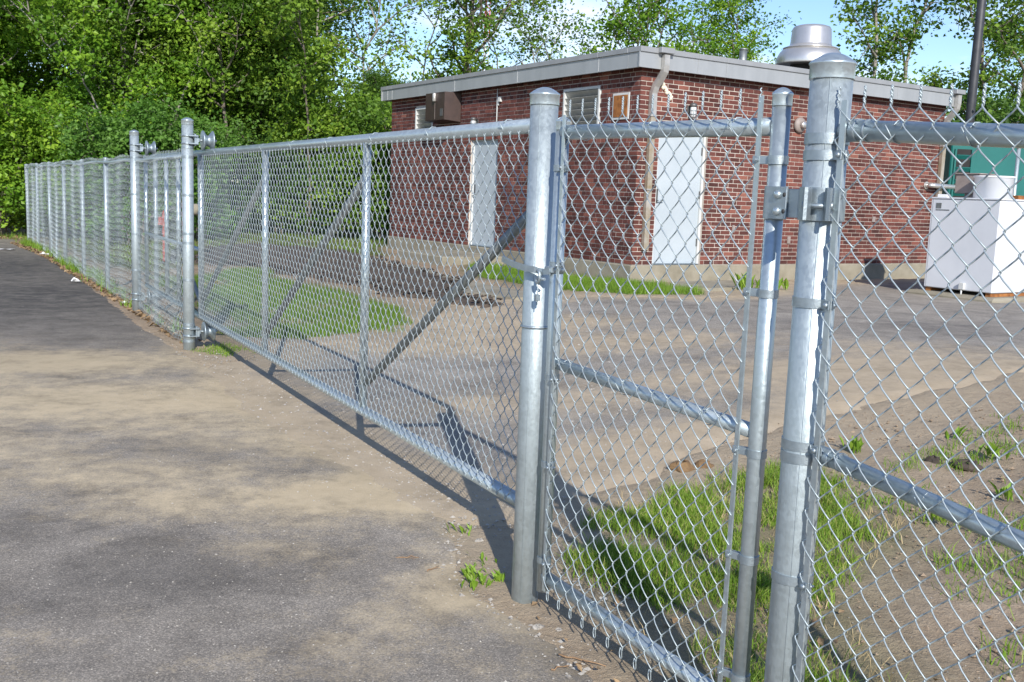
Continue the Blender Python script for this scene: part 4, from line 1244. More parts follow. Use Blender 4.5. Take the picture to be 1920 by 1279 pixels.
# ------------------------------------------------------------------ white enclosure on its pad
ex = thing('equipment_cabinet', 'white metal equipment cabinet on a concrete pad at the right, seen through the fence', 'cabinet', (6.84, 14.6, .27), BA)
part('concrete_pad', MB().bbox((-.16, -.16, -.25), (2.6, 1.32, .09), .04), 'concrete', ex)
part('skid', MB().box((.03, .03, .09), (2.37, .11, .145)).box((.03, 1.02, .09), (2.37, 1.1, .145)), 'rust', ex)
part('cabinet_body', MB().bbox((0, 0, .145), (2.4, 1.12, 1.47), .012), 'white', ex)
part('lid', MB().bbox((-.012, -.012, 1.471), (2.412, 1.132, 1.495), .006), 'white', ex)
for lo_, hi_ in (((-.0015, 1.085, .16), (-.0003, 1.088, 1.46)), ((.8, -.0015, .16), (.805, -.0003, 1.46)), ((1.6, -.0015, .16), (1.605, -.0003, 1.46))):
    part('panel_seam', MB().box(lo_, hi_), 'seam', ex)
part('nameplate', MB().box((-.004, .94, 1.33), (-.0005, 1.03, 1.41)).box((-.004, .80, 1.30), (-.0005, 1.03, 1.315)), 'darkpipe', ex)
part('drain_box', MB().bbox((-.05, .42, .16), (-.0005, .50, .26), .004).tube([(-.03, .46, .16), (-.03, .46, .03)], .012, 8), 'frame', ex)
vp = part('vent_collar', MB().lathe([(.27, 0), (.27, .31), (.29, .315), (.29, .335), (.25, .335), (.25, .05)], 30, (.60, .52, 1.494)), 'bright', ex)
part('exhaust_box', MB().bbox((.66, .80, 1.57), (1.06, 1.20, 1.86), .006).bbox((.64, .78, 1.861), (1.08, 1.22, 1.878), .003).bbox((.74, .88, 1.4955), (.98, 1.08, 1.569), .003), 'taupe', ex)
part('top_hatch', MB().bbox((.9, .3, 1.4955), (1.3, .7, 1.56), .004), 'rust', ex)
part('top_bracket', MB().bbox((.08, .92, 1.4955), (.16, 1.08, 1.54), .004), 'bright', ex)
part('top_cap', MB().lathe([(.05, 0), (.05, .07), (0, .08)], 12, (1.0, .15, 1.4955)), 'rust', ex)

# ------------------------------------------------------------------ teal container
tb = thing('storage_container', 'teal-green painted storage container with louvres standing beyond the brick building', 'container', (8.55, 20.55, .29), R(4))
part('container_body', MB().bbox((0, 0, .08), (6.0, 2.5, 2.86), .02), 'teal', tb)
part('roof_lip', MB().bbox((-.03, -.03, 2.861), (6.03, 2.53, 2.92), .01), 'teal', tb)
lo = part('louvre_frame', MB().bbox((.06, -.035, .5), (.10, -.001, 2.5), .004).bbox((.40, -.035, .5), (.50, -.001, 2.5), .004), 'teal', tb)
for k in range(8):
    part('slat', MB().bbox((.101, -.010, -.055), (.399, .010, .055), .002, Matrix.Rotation(R(35), 3, 'X'), (0, -.02, .66 + k * .24)), 'teal', lo)
part('louvre_void', MB().box((.101, -.006, .5), (.399, -.0005, 2.5)), 'black', tb)
for k in range(12):
    part('rib', MB().bbox((.75 + k * .42, -.03, .2), (.86 + k * .42, -.001, 2.8), .008), 'teal', tb) if k > 2 else None

# ------------------------------------------------------------------ poles, wires, mast
pt = thing('utility_pole', 'tall dark pole rising behind the right end of the brick building', 'pole', (11.0, 25.5, .29), 0)
part('shaft', MB().tube([(0, 0, -.5), (0, .05, 4), (.05, .1, 11.5)], [.115, .108, .09], 16), 'polem', pt)
part('cross_arm', MB().bbox((-.9, .21, 10.9), (1.0, .31, 11.02), .01), 'polem', pt)
part('insulator', MB().lathe([(.03, 0), (.05, .03), (.03, .06), (.05, .09), (0, .12)], 10, (-.8, .08, 11.02)), 'frame', pt)
part('insulator', MB().lathe([(.03, 0), (.05, .03), (.03, .06), (.05, .09), (0, .12)], 10, (.9, .08, 11.02)), 'frame', pt)
gp = thing('fence_post', 'thin pale galvanised post in front of the teal container', 'fence post', (9.32, 19.4, .29), 0)
part('pole', MB().tube([(0, 0, -.3), (0, 0, 2.5)], .036, 14), 'post', gp)
part('post_cap', cap_mb(.036, 2.49, .03, .02), 'cap', gp)
for i, (ax_, az_) in enumerate((((-.8), 11.1), (.9, 11.1))):
    a = Vector((11.0 + ax_, 25.58, .29 + az_)); b_ = Vector((-22 + 6 * i, 46, 11.5))
    pts = []
    for k in range(25):
        t = k / 24; p = a.lerp(b_, t); p.z -= 1.6 * 4 * t * (1 - t) * .5; pts.append(p)
    o = link('overhead_wire', MB().tube(pts, .010, 5).mesh('overhead_wire'), 'polem')
    tag(o, ['thin overhead wire leaving the left end of the pole cross arm', 'thin overhead wire leaving the right end of the pole cross arm'][i], 'wire', 'overhead wires')
ms = thing('radio_mast', 'distant red and white lattice radio mast glimpsed through the tree behind the roof', 'mast', (-4.3, 122, .3), .3)
for k in range(14):
    mb = MB(); z0 = k * 3.2; w = .34
    C3 = [(w * math.cos(a), w * math.sin(a)) for a in (0, 2.094, 4.189)]
    for (cx, cy) in C3: mb.tube([(cx, cy, z0), (cx, cy, z0 + 3.2)], .06, 5)
    for s_ in range(4):
        za, zb = z0 + s_ * .8, z0 + s_ * .8 + .8
        for q in range(3):
            p, r2 = C3[q], C3[(q + 1) % 3]
            if s_ % 2: p, r2 = r2, p
            mb.tube([(*p, za), (*r2, zb)], .035, 4)
    part('mast_section', mb, 'mred' if (k // 2) % 2 else 'mwhite', ms)

# red machine behind the left fence
rm = thing('red_machine', 'small red-orange machine with a pale drum standing behind the roller posts', 'machine', (-6.60, 19.6, .0), R(14))
part('wide_panel', MB().bbox((.20, -.05, .28), (.36, .05, 1.24), .02), 'red', rm)
part('narrow_panel', MB().bbox((-.16, -.05, .05), (-.06, .05, 1.02), .02).bbox((-.26, -.05, .74), (-.161, .05, .90), .015), 'red', rm)
part('foot', MB().bbox((-.2, -.3, 0), (.4, -.22, .06), .01).bbox((-.2, .22, 0), (.4, .3, .06), .01).bbox((.0, -.3, .061), (.1, .3, .28), .01), 'polem', rm)
part('drum', MB().lathe([(.0, 0), (.09, .0), (.11, .02), (.11, .13), (.08, .16), (0, .16)], 20, (.36, 0, 1.06), Matrix.Rotation(math.pi / 2, 3, 'Y')), 'concrete', rm)
part('axle', MB().tube([(.2, 0, 1.05), (.4, 0, 1.05)], .04, 10), 'polem', rm)

# ------------------------------------------------------------------ trees
def leaf_arrays(cent, size, r, up=.15):
    """diamond leaves at cent (N,3)"""
    N = len(cent)
    d = r.normal(size=(N, 3)); d[:, 2] *= .6; d[:, 2] -= .15
    d /= np.linalg.norm(d, axis=1)[:, None] + 1e-9
    nn = r.normal(size=(N, 3)); nn[:, 2] = np.abs(nn[:, 2]) + up
    s_ = np.cross(d, nn); s_ /= np.linalg.norm(s_, axis=1)[:, None] + 1e-9
    nn = np.cross(s_, d)
    L = size * r.uniform(.45, 1.5, N)[:, None]; W = L * r.uniform(.28, .42, N)[:, None]
    v = np.empty((N, 4, 3))
    v[:, 0] = cent - d * L * .5; v[:, 1] = cent + s_ * W + nn * L * .10; v[:, 2] = cent + d * L * .5 - nn * L * .06; v[:, 3] = cent - s_ * W + nn * L * .10
    f = np.arange(N * 4).reshape(N, 4)
    return v.reshape(-1, 3), f

def make_tree(seed, H, trunk_r, base, rad, limbs, subs, per, lsize, spread, lean=.06, shape='round', n_stems=1, droop=0):
    r = np.random.default_rng(seed)
    wood = MB(); cl, tint = [], []
    for sidx in range(n_stems):
        a0 = r.uniform(0, 6.28)
        off = Vector((math.cos(a0), math.sin(a0), 0)) * (0 if n_stems == 1 else .25)
        ln = Vector((math.cos(a0), math.sin(a0), 0)) * lean * H * (1 if n_stems == 1 else 2.2)
        Hs = H * (1 if sidx == 0 else r.uniform(.7, .95))
        tp = []
        wob = r.normal(size=(12, 2)) * .012 * H
        for k in range(12):
            t = k / 11
            tp.append(Vector((wob[k, 0] * t, wob[k, 1] * t, Hs * t)) + off + ln * t * t)
        tp[0] = tp[0] + Vector((0, 0, -.3))
        wood.tube(tp, [trunk_r * (1.25 if k == 0 else 1) * (1 - .88 * (k / 11) ** .9) / (1 if n_stems == 1 else 1.4) for k in range(12)], 9)
        def along(t):
            q = min(max(t, 0), .999) * 11; i = int(q); return tp[i].lerp(tp[i + 1], q - i)
        nl = limbs // n_stems
        for k in range(nl):
            t = base + (0.985 - base) * ((k + r.uniform(.1, .9)) / nl)
            p0 = along(t); az = k * 2.4 + r.uniform(-.5, .5) + sidx
            tt_ = (t - base) / (1 - base)
            if shape == 'round': pr = math.sin(math.pi * (.14 + .82 * tt_)) ** .8
            elif shape == 'cone': pr = 1.05 - .85 * tt_
            elif shape == 'vase': pr = .45 + .75 * tt_ - .55 * tt_ ** 3
            else: pr = 1 - .5 * tt_
            L = rad * pr * r.uniform(.65, 1.15)
            el = R(r.uniform(12, 48)) * (1 - droop) + R(25) * tt_
            dr = Vector((math.cos(az) * math.cos(el), math.sin(az) * math.cos(el), math.sin(el)))
            lp = [p0]
            cur = dr.copy()
            for q in range(5):
                cur = (cur + Vector(r.normal(size=3) * .13) + Vector((0, 0, .06 - droop * .2))).normalized()
                lp.append(lp[-1] + cur * L / 5)
            r0 = trunk_r * (1 - .8 * t) * .5 + .008
            wood.tube(lp, [r0 * (1 - .8 * q / 5) for q in range(6)], 6, False)
            for m in range(subs):
                ts = .25 + .75 * (m + r.uniform(.2, .8)) / subs
                q = min(ts * 5, 4.99); i = int(q); s0 = lp[i].lerp(lp[i + 1], q - i)
                sd = (cur * .5 + Vector(r.normal(size=3) * .75) + Vector((0, 0, .15))).normalized()
                sl = L * r.uniform(.22, .48)
                mid = s0 + sd * sl * .5 + Vector(r.normal(size=3) * .05)
                en = s0 + sd * sl + Vector((0, 0, -.05 * sl))
                wood.tube([s0, mid, en], [r0 * .32 + .004, r0 * .2 + .003, .003], 4, False)
                tc_ = r.uniform(0, .75) ** 1.2
                for (c_, w_) in ((en, 1.0), (mid, .8)):
                    n_ = max(4, int(per * w_ * r.uniform(.5, 1.4)))
                    cl.append(np.array(c_) + r.normal(size=(n_, 3)) * spread * np.array([1, 1, .62]) * r.uniform(.7, 1.25))
                    tint.append(tc_ + r.uniform(0, .22, n_))
    cent = np.concatenate(cl); tn = np.concatenate(tint)
    keep = cent[:, 2] > .15
    cent, tn = cent[keep], tn[keep]
    v, f = leaf_arrays(cent, lsize, r)
    crown = np_mesh('crown', v, f, {'tint': np.repeat(tn, 4)})
    return wood.mesh('trunk'), crown

def plant_tree(meshes, x, y, rz, sc, label, leaf, bark='bark', name='tree', group=None, cat='tree', sz=1.0):
    z = float(hz(x, y))
    t = thing(name, label, cat, (x, y, z), rz, group)
    t.scale = (sc, sc, sc * sz)
    for nm, me, mt in (('trunk', meshes[0], bark), ('crown', meshes[1], leaf)):
        if not me.materials: me.materials.append(MT[mt])
        o = bpy.data.objects.new(nm, me); COL.objects.link(o); o.parent = t
        if me.materials[0] != MT[mt]:
            o.material_slots[0].link = 'OBJECT'; o.material_slots[0].material = MT[mt]
    return t

T_dense1 = make_tree(1, 12.5, .17, .12, 4.0, 46, 7, 96, .122, .34)
T_dense2 = make_tree(2, 11.5, .15, .10, 3.7, 44, 7, 96, .115, .33, .10)
T_dense3 = make_tree(3, 13.0, .16, .16, 4.2, 44, 7, 90, .125, .35, .05, 'vase')
T_air1 = make_tree(4, 12.0, .16, .26, 3.3, 28, 6, 40, .125, .27, .03)
T_air2 = make_tree(5, 9.3, .13, .28, 3.6, 28, 6, 54, .125, .29, .05, 'vase', 3)
T_air3 = make_tree(6, 11.5, .14, .25, 3.0, 26, 6, 42, .125, .27, .05, 'vase', 2)
T_pole = make_tree(12, 10.0, .075, .34, 2.6, 24, 6, 48, .125, .28, .16)
T_pole2 = make_tree(13, 9.0, .065, .30, 2.4, 24, 6, 48, .125, .28, .20, 'vase', 2)
T_thin = make_tree(9, 10.0, .09, .30, 2.6, 22, 5, 24, .12, .26, .08, 'vase', 2)
T_shrub = make_tree(7, 3.0, .05, .03, 1.9, 30, 6, 64, .095, .22, .10, 'dome', 4)
T_shrub2 = make_tree(8, 2.3, .04, .03, 1.6, 28, 6, 66, .088, .20, .12, 'dome', 4)

W = 'trees of the wood behind the long fence'
LEFT = [  # x, y, rot, scale, mesh, leaf, bark, label
    (-15.2, 29.0, .3, 1.0, T_dense3, 'leafB', 'barkgrey', 'pale-trunked tree at the far left edge of the photo'),
    (-12.9, 30.5, 1.7, .95, T_dense1, 'leafB', 'bark', 'bright green tree standing just past the far end of the long fence'),
    (-10.9, 29.0, 2.9, .92, T_dense2, 'leafA', 'barkgrey', 'tree with a slim grey trunk above the white-flowering shrub'),
    (-9.1, 31.0, 4.0, 1.0, T_dense1, 'leafA', 'bark', 'leafy tree directly behind the tallest left roller post'),
    (-8.5, 29.5, 5.2, .90, T_dense3, 'leafA', 'barkgrey', 'tree above the left end of the sliding gate top rail'),
    (-7.7, 31.5, .9, .92, T_dense2, 'leafC', 'bark', 'dark leafy tree with a brown trunk, rightmost of the dense wood'),
    (-17.5, 36.0, 2.2, 1.1, T_dense2, 'leafB', 'bark', 'tree in the back row at the top left corner of the photo'),
    (-13.6, 38.0, 3.5, 1.1, T_dense3, 'leafC', 'bark', 'dark back-row tree between the two pale left trunks'),
    (-11.8, 38.5, 5.1, 1.12, T_dense1, 'leafC', 'bark', 'dark back-row tree behind the second roller post'),
    (-9.3, 37.0, .4, 1.1, T_dense2, 'leafC', 'bark', 'dark back-row tree left of the sky gap beside the building'),
    (-9.75, 27.0, 1.0, .95, T_pole2, 'leafB', 'barkgrey', 'slim forked pale trunk just left of the second roller post'),
    (-7.75, 27.8, 2.5, .92, T_pole, 'leafA', 'bark', 'slim trunk rising just right of the tallest left roller post'),
    (-5.45, 27.2, 5.6, .90, T_pole2, 'leafA', 'bark', 'forked brown trunk over the middle of the left gate bay'),
    (-5.0, 29.0, 3.3, 1.0, T_thin, 'leafA', 'barkgrey', 'leaning pale trunk at the right edge of the wood'),
    (-14.0, 28.0, 2.0, 1.05, T_pole, 'leafB', 'barkgrey', 'crooked pale trunk beyond the end of the driveway'),
    (-19.5, 31.5, 1.1, 1.0, T_dense1, 'leafB', 'barkgrey', 'tree beyond the driveway end, outermost on the left'),
]
for (x, y, rz, sc, me, lf_, bk, lab) in LEFT:
    plant_tree(me, x, y, rz, sc, lab, lf_, bk, 'tree', W)
B_ = 'trees behind the brick building'
RIGHT = [
    (-4.1, 35.0, .6, .92, T_thin, 'leafA', 'barkgrey', 'thin bare-branched tree in the sky gap left of the building'),
    (-1.75, 33.5, 2.0, 1.0, T_air1, 'leafA', 'bark', 'straight-trunked tree rising behind the left half of the roof'),
    (-.15, 37.0, 3.3, .95, T_thin, 'leafA', 'barkgrey', 'slender tree beside the red and white mast'),
    (1.3, 36.0, 4.4, .82, T_thin, 'leafA', 'barkgrey', 'sparse forked tree behind the middle of the roof edge'),
    (3.9, 36.5, 1.2, .97, T_air2, 'leafB', 'bark', 'broad bright green tree behind the front corner of the roof'),
    (8.1, 39.0, 5.5, .90, T_air2, 'leafB', 'bark', 'lower rounded tree behind the roof pipe'),
    (11.5, 33.0, .2, 1.0, T_air3, 'leafA', 'barkgrey', 'tall open tree right of the mushroom roof vent'),
    (14.2, 31.0, 2.6, 1.0, T_air3, 'leafA', 'bark', 'many-stemmed tree behind the dark pole at the right'),
    (17.0, 34.0, 4.1, 1.0, T_air1, 'leafA', 'bark', 'tree at the right edge beyond the teal container'),
    (-3.5, 28.0, 1.4, .36, T_dense2, 'leafC', 'bark', 'small dark tree at the left corner of the brick wall'),
]
for (x, y, rz, sc, me, lf_, bk, lab) in RIGHT:
    plant_tree(me, x, y, rz, sc, lab, lf_, bk, 'tree', B_)
G_ = 'shrubs along the edge of the wood'
SHR = [
    (-13.6, 26.6, .2, 1.15, T_shrub, 'leafB', 'bright green shrub past the far end of the driveway'),
    (-15.8, 27.2, 1.4, 1.2, T_shrub2, 'leafA', 'shrub at the left edge of the photo beside the driveway end'),
    (-12.2, 27.0, 2.4, 1.0, T_shrub2, 'leafA', 'low shrub tucked against the end post of the long fence'),
    (-9.4, 25.2, 3.1, 1.0, T_shrub, 'leafD', 'white-flowering shrub leaning over the long fence'),
    (-8.1, 26.2, 4.2, .9, T_shrub, 'leafD', 'pale blossoming shrub left of the second roller post'),
    (-10.6, 26.6, 5.0, 1.05, T_shrub, 'leafB', 'green shrub behind the middle of the long fence'),
    (-6.3, 27.8, .8, 1.0, T_shrub2, 'leafC', 'dark shrub seen through the left bay of the sliding gate'),
    (-4.6, 27.4, 1.9, 1.1, T_shrub, 'leafA', 'leafy shrub seen through the middle bay of the sliding gate'),
    (-3.2, 26.3, 2.7, 1.15, T_shrub2, 'leafA', 'shrub beside the far end of the long brick wall'),
    (12.2, 27.0, 3.6, 1.25, T_shrub, 'leafC', 'dark bush beside the dark pole above the teal container'),
    (-17.6, 28.2, 3.9, 1.2, T_shrub, 'leafA', 'bush farthest left beyond the driveway end'),
]
for (x, y, rz, sc, me, lf_, lab) in SHR:
    plant_tree(me, x, y, rz, sc, lab, lf_, 'bark', 'shrub', G_, 'shrub', 1.0)

# ------------------------------------------------------------------ grass and small ground cover
def grass(name, poly, n, h, w, label, mat='grass', toff=0.0, lean=.5, tri=1, seed=0, clump=.35, thr=.35, brown=.0):
    r = np.random.default_rng(100 + seed)
    x0, x1 = min(p[0] for p in poly), max(p[0] for p in poly); y0, y1 = min(p[1] for p in poly), max(p[1] for p in poly)
    X = np.empty(0); Y = np.empty(0)
    while X.size < n:
        x = r.uniform(x0, x1, n * 3); y = r.uniform(y0, y1, n * 3)
        k = in_poly(x, y, poly)
        d = fbm(x, y, clump, 70 + seed, 3); edge = np.clip(dist_line(x, y, poly, True) / .25, .12, 1)
        k &= (d * (.55 + .45 * edge) > thr * r.uniform(.75, 1.25, x.size))
        X = np.r_[X, x[k]]; Y = np.r_[Y, y[k]]
        if k.sum() == 0: break
    X, Y = X[:n], Y[:n]; n = X.size
    hh = h * r.uniform(.45, 1.25, n) * (.55 + .9 * fbm(X, Y, clump * 1.5, 90 + seed, 2))
    az = r.uniform(0, 2 * math.pi, n); ln = lean * r.uniform(.1, 1.1, n) * hh
    fa = r.uniform(0, math.pi, n); ww = w * r.uniform(.6, 1.3, n)
    Z = hz(X, Y) - .01
    bx, by = np.cos(fa) * ww / 2, np.sin(fa) * ww / 2
    lx, ly = np.cos(az) * ln, np.sin(az) * ln
    tn = np.clip(toff + r.uniform(.1, .85, n) + brown * (r.random(n) < .16), 0, 1.3)
    if tri == 1:
        v = np.stack([np.c_[X - bx, Y - by, Z], np.c_[X + bx, Y + by, Z], np.c_[X + lx, Y + ly, Z + hh]], 1)
        f = np.arange(n * 3).reshape(n, 3); k = 3
    else:
        m1 = np.c_[X + lx * .3, Y + ly * .3, Z + hh * .6]; off = np.c_[bx, by, bx * 0] * .8
        tipv = np.c_[X + lx, Y + ly, Z + hh * .95]
        v = np.stack([np.c_[X - bx, Y - by, Z], np.c_[X + bx, Y + by, Z], m1 + off, m1 - off, tipv], 1)
        b_ = np.arange(n)[:, None] * 5
        f = np.concatenate([b_ + np.array([[0, 1, 2]]), b_ + np.array([[0, 2, 3]]), b_ + np.array([[3, 2, 4]])], 0); k = 5
    o = link(name, np_mesh(name, v.reshape(-1, 3), f, {'tint': np.repeat(tn, k)}), mat)
    return tag(o, label, 'grass', None, 'stuff')
grass('grass', GRASS_NEAR, 21000, .080, .0043, 'bright green grass clump growing behind the walk gate and hinge post', tri=2, seed=1, thr=.43, clump=.3, lean=.85, brown=.5, toff=.08)
grass('dry_grass', GRASS_NEAR, 2600, .07, .003, 'straw-coloured dead blades matted through the near grass', 'straw', tri=2, seed=11, thr=.3, lean=1.6)
grass('dry_grass', GRASS_MID, 2500, .07, .006, 'dead straw blades in the lawn patch behind the sliding gate', 'straw', tri=1, seed=12, thr=.3, lean=1.3)
grass('grass', GRASS_MID, 42000, .085, .007, 'green lawn patch seen through the sliding gate', tri=1, seed=2, thr=.36, toff=-.30, clump=.5)
grass('grass', LAWN_FAR, 60000, .11, .016, 'lawn in front of the wood behind the fence', tri=1, seed=3, thr=.22)
grass('grass', GRASS_BLDG, 26000, .11, .008, 'strip of grass along the foot of the brick building', tri=1, seed=4, thr=.28)
RGT = [(1.6, 5.4), (2.3, 6.1), (3.4, 6.9), (4.6, 7.2), (4.0, 5.4), (3.0, 4.2), (2.2, 3.2), (1.55, 2.5), (1.5, 3.9), (1.75, 4.7)]
grass('grass', RGT, 3800, .065, .005, 'scattered grass tufts on the bare soil behind the right fence panel', tri=2, seed=5, thr=.60, clump=.28, lean=.9)
VERGE = [(-11.9, 24.0), (-9.2, 19.9), (-6.5, 15.3), (-4.35, 11.7), (-3.2, 9.7), (-3.05, 9.9), (-4.2, 12.0), (-6.3, 15.8), (-9.0, 20.4), (-11.6, 24.6)]
grass('grass', VERGE, 3400, .16, .009, 'weedy grass tufts in the dirt strip at the foot of the long fence', tri=2, seed=6, thr=.56, clump=.35)
END = [(-12.4, 25.4), (-16, 25.2), (-21, 25.6), (-21, 27.5), (-15, 27.2), (-12.2, 26.4)]
grass('grass', END, 2600, .16, .012, 'rough grass past the far end of the driveway', tri=1, seed=7, thr=.4)
PB = [(-3.05, 9.35), (-2.6, 9.0), (-2.35, 9.4), (-2.7, 9.9), (-3.0, 9.8)]
grass('grass', PB, 700, .05, .005, 'short grass at the foot of the near roller post', tri=2, seed=8, thr=.40, clump=.2)

def weed(x, y, n, h, label, spread=.05, seed=0):
    r = np.random.default_rng(300 + seed)
    mb = MB(); tn = []
    vs_, fs_, tl = [], [], []
    for k in range(n):
        a = r.uniform(0, 6.28); hh = h * r.uniform(.5, 1.1); w = hh * r.uniform(.13, .2)
        bx, by = r.normal(size=2) * spread * .5
        dx, dy = math.cos(a) * hh * r.uniform(.3, .8), math.sin(a) * hh * r.uniform(.3, .8)
        sx_, sy_ = -math.sin(a) * w, math.cos(a) * w
        b0 = len(vs_)
        vs_ += [(bx, by, -.005), (bx + dx * .45 + sx_, by + dy * .45 + sy_, hh * .55), (bx + dx, by + dy, hh * .85), (bx + dx * .45 - sx_, by + dy * .45 - sy_, hh * .55)]
        fs_.append((b0, b0 + 1, b0 + 2, b0 + 3)); tl += [r.uniform(.35, .85)] * 4
    o = link('weed', np_mesh('weed', np.array(vs_), np.array(fs_), {'tint': np.array(tl)}), 'grass')
    o.location = (x, y, float(hz(x, y)) + .008)
    return tag(o, label, 'weed', 'small weeds in bare soil')
for i, (x, y, n, h, lab) in enumerate([
    (-.19, 4.50, 9, .07, 'small weed in the dirt patch beside the latch post, farthest from its foot'),
    (-.125, 3.98, 26, .06, 'largest weed cluster on the asphalt edge left of the latch post'),
    (-.10, 3.88, 18, .05, 'bright weed tuft just left of the latch post foot'),
    (-.035, 3.93, 12, .07, 'upright weed closest to the latch post foot'),
    (-.075, 4.12, 9, .05, 'weed in the shadow line of the latch post'),
    (2.05, 5.95, 16, .12, 'broad-leaved weed just below the right middle rail'),
    (2.80, 5.75, 14, .13, 'upright weed right of the dark hole in the soil'),
    (2.55, 5.05, 12, .09, 'weed below the middle rail at the right'),
    (2.1, 4.75, 14, .08, 'weed in the bare soil nearest the hinge post'),
    (2.75, 6.2, 10, .09, 'weed beside the upper rim of the dark soil hole'),
    (3.4, 14.98, 16, .30, 'tall weed at the concrete foot of the door wall'),
    (3.9, 15.3, 14, .26, 'tall weed right of the grey door at the wall foot')]):
    weed(x, y, n, h, lab, .06 if h < .2 else .15, i)
# dandelion beyond the gate
dn = thing('dandelion', 'single yellow dandelion on a tall stalk just right of the near roller post', 'flower', (-3.55, 12.05, .0), 0)
part('stalk', MB().tube([(0, 0, -.01), (.01, 0, .22), (.02, .01, .40)], .006, 6), 'grass', dn)
part('flower_head', MB().lathe([(.006, -.01), (.022, 0), (.034, .010), (.028, .018), (0, .022)], 12, (.02, .01, .40)), 'yellow', dn)

# loose gravel and litter
def scatter(name, pts, sizes, mat, label, cat, flat=.6, seed=0):
    r = np.random.default_rng(500 + seed)
    base = np.array([(1, 0, 0), (-1, 0, 0), (0, 1, 0), (0, -1, 0), (0, 0, 1), (0, 0, -1)], float)
    tri = np.array([(0, 2, 4), (2, 1, 4), (1, 3, 4), (3, 0, 4), (2, 0, 5), (1, 2, 5), (3, 1, 5), (0, 3, 5)])
    N = len(pts)
    v = base[None] * r.uniform(.65, 1.3, (N, 6, 1)) * sizes[:, None, None]
    v[:, :, 2] *= flat
    a = r.uniform(0, 6.28, N); c, s_ = np.cos(a)[:, None], np.sin(a)[:, None]
    vx = v[:, :, 0] * c - v[:, :, 1] * s_; vy = v[:, :, 0] * s_ + v[:, :, 1] * c
    v = np.stack([vx + pts[:, 0:1], vy + pts[:, 1:2], v[:, :, 2] + pts[:, 2:3]], -1)
    f = (tri[None] + np.arange(N)[:, None, None] * 6).reshape(-1, 3)
    o = link(name, np_mesh(name, v.reshape(-1, 3), f), mat)
    return tag(o, label, cat, None, 'stuff')
N = 7500
x = -.6 + rng.normal(0, 1.9, N); y = 2.6 + np.abs(rng.normal(0, 3.2, N))
z = hz(x, y) + .014
scatter('loose_gravel', np.c_[x, y, z], np.abs(rng.normal(0, .0019, N)) + .0009, 'stone', 'loose grit scattered over the driveway', 'gravel', .7, 1)
x = rng.uniform(1.2, 5.2, 5200); y = rng.uniform(2.4, 8.2, 5200); k_ = in_poly(x, y, RGT + []) | ((y < 6.9) & (x > 1.3) & (x < 3.6))
x, y = x[k_], y[k_]
scatter('soil_crumbs', np.c_[x, y, hz(x, y) + .004], np.abs(rng.normal(0, .006, x.size)) + .002, 'crumb', 'small soil crumbs over the bare ground behind the right fence panel', 'soil', .6, 4)
x = rng.uniform(-7.2, .1, 9000); y = rng.uniform(12.3, 22.8, 9000); k_ = in_poly(x, y, MULCH); x, y = x[k_], y[k_]
scatter('mulch_chips', np.c_[x, y, hz(x, y) + .05 + .06 * fbm(x, y, .9, 51)], np.abs(rng.normal(0, .022, x.size)) + .012, 'mulch', 'dark lumps and chips over the mulch bed', 'mulch', .5, 5)
x = rng.uniform(-6.5, 1.0, 7000); y = rng.uniform(4.8, 13.5, 7000); k_ = in_poly(x, y, YARD); x, y = x[k_], y[k_]
scatter('yard_grit', np.c_[x, y, hz(x, y) + .008], np.abs(rng.normal(0, .005, x.size)) + .002, 'stone', 'loose stones scattered over the yard pavement', 'gravel', .6, 6)
e = np.array(DRIVE_EDGE); N = 2600
t = rng.uniform(4, 16.9, N); i = t.astype(int); p = e[i] * (1 - (t - i))[:, None] + e[i + 1] * (t - i)[:, None]
p = p + np.c_[rng.normal(.14, .16, N), rng.normal(.06, .10, N)]
scatter('edge_gravel', np.c_[p, hz(p[:, 0], p[:, 1]) + .006], np.abs(rng.normal(0, .005, N)) + .002, 'stone', 'coarser grit in the dirt along the driveway edge', 'gravel', .6, 2)
def litter(name, poly, n, size, mat, label, cat, seed):
    r = np.random.default_rng(700 + seed)
    x0, x1 = min(q[0] for q in poly), max(q[0] for q in poly); y0, y1 = min(q[1] for q in poly), max(q[1] for q in poly)
    x = r.uniform(x0, x1, n * 20); y = r.uniform(y0, y1, n * 20); k = in_poly(x, y, poly)
    x, y = x[k][:n], y[k][:n]
    v, f = leaf_arrays(np.c_[x, y, hz(x, y) + .02 + r.uniform(0, .012, x.size)], size, r, 2.5)
    o = link(name, np_mesh(name, v, f), mat)
    return tag(o, label, cat, None, 'stuff')
litter('leaf_litter', VERGE, 2600, .06, 'litter', 'dry brown leaf litter along the foot of the long fence', 'litter', 1)
litter('leaf_litter', END, 1200, .10, 'litter', 'brown leaf litter past the end of the driveway', 'litter', 2)
litter('straw_litter', [(.05, 3.7), (.6, 2.2), (1.6, 2.4), (1.3, 3.8), (.4, 4.3)], 150, .028, 'litter', 'dry straw scraps in the soil beneath the walk gate', 'litter', 3)

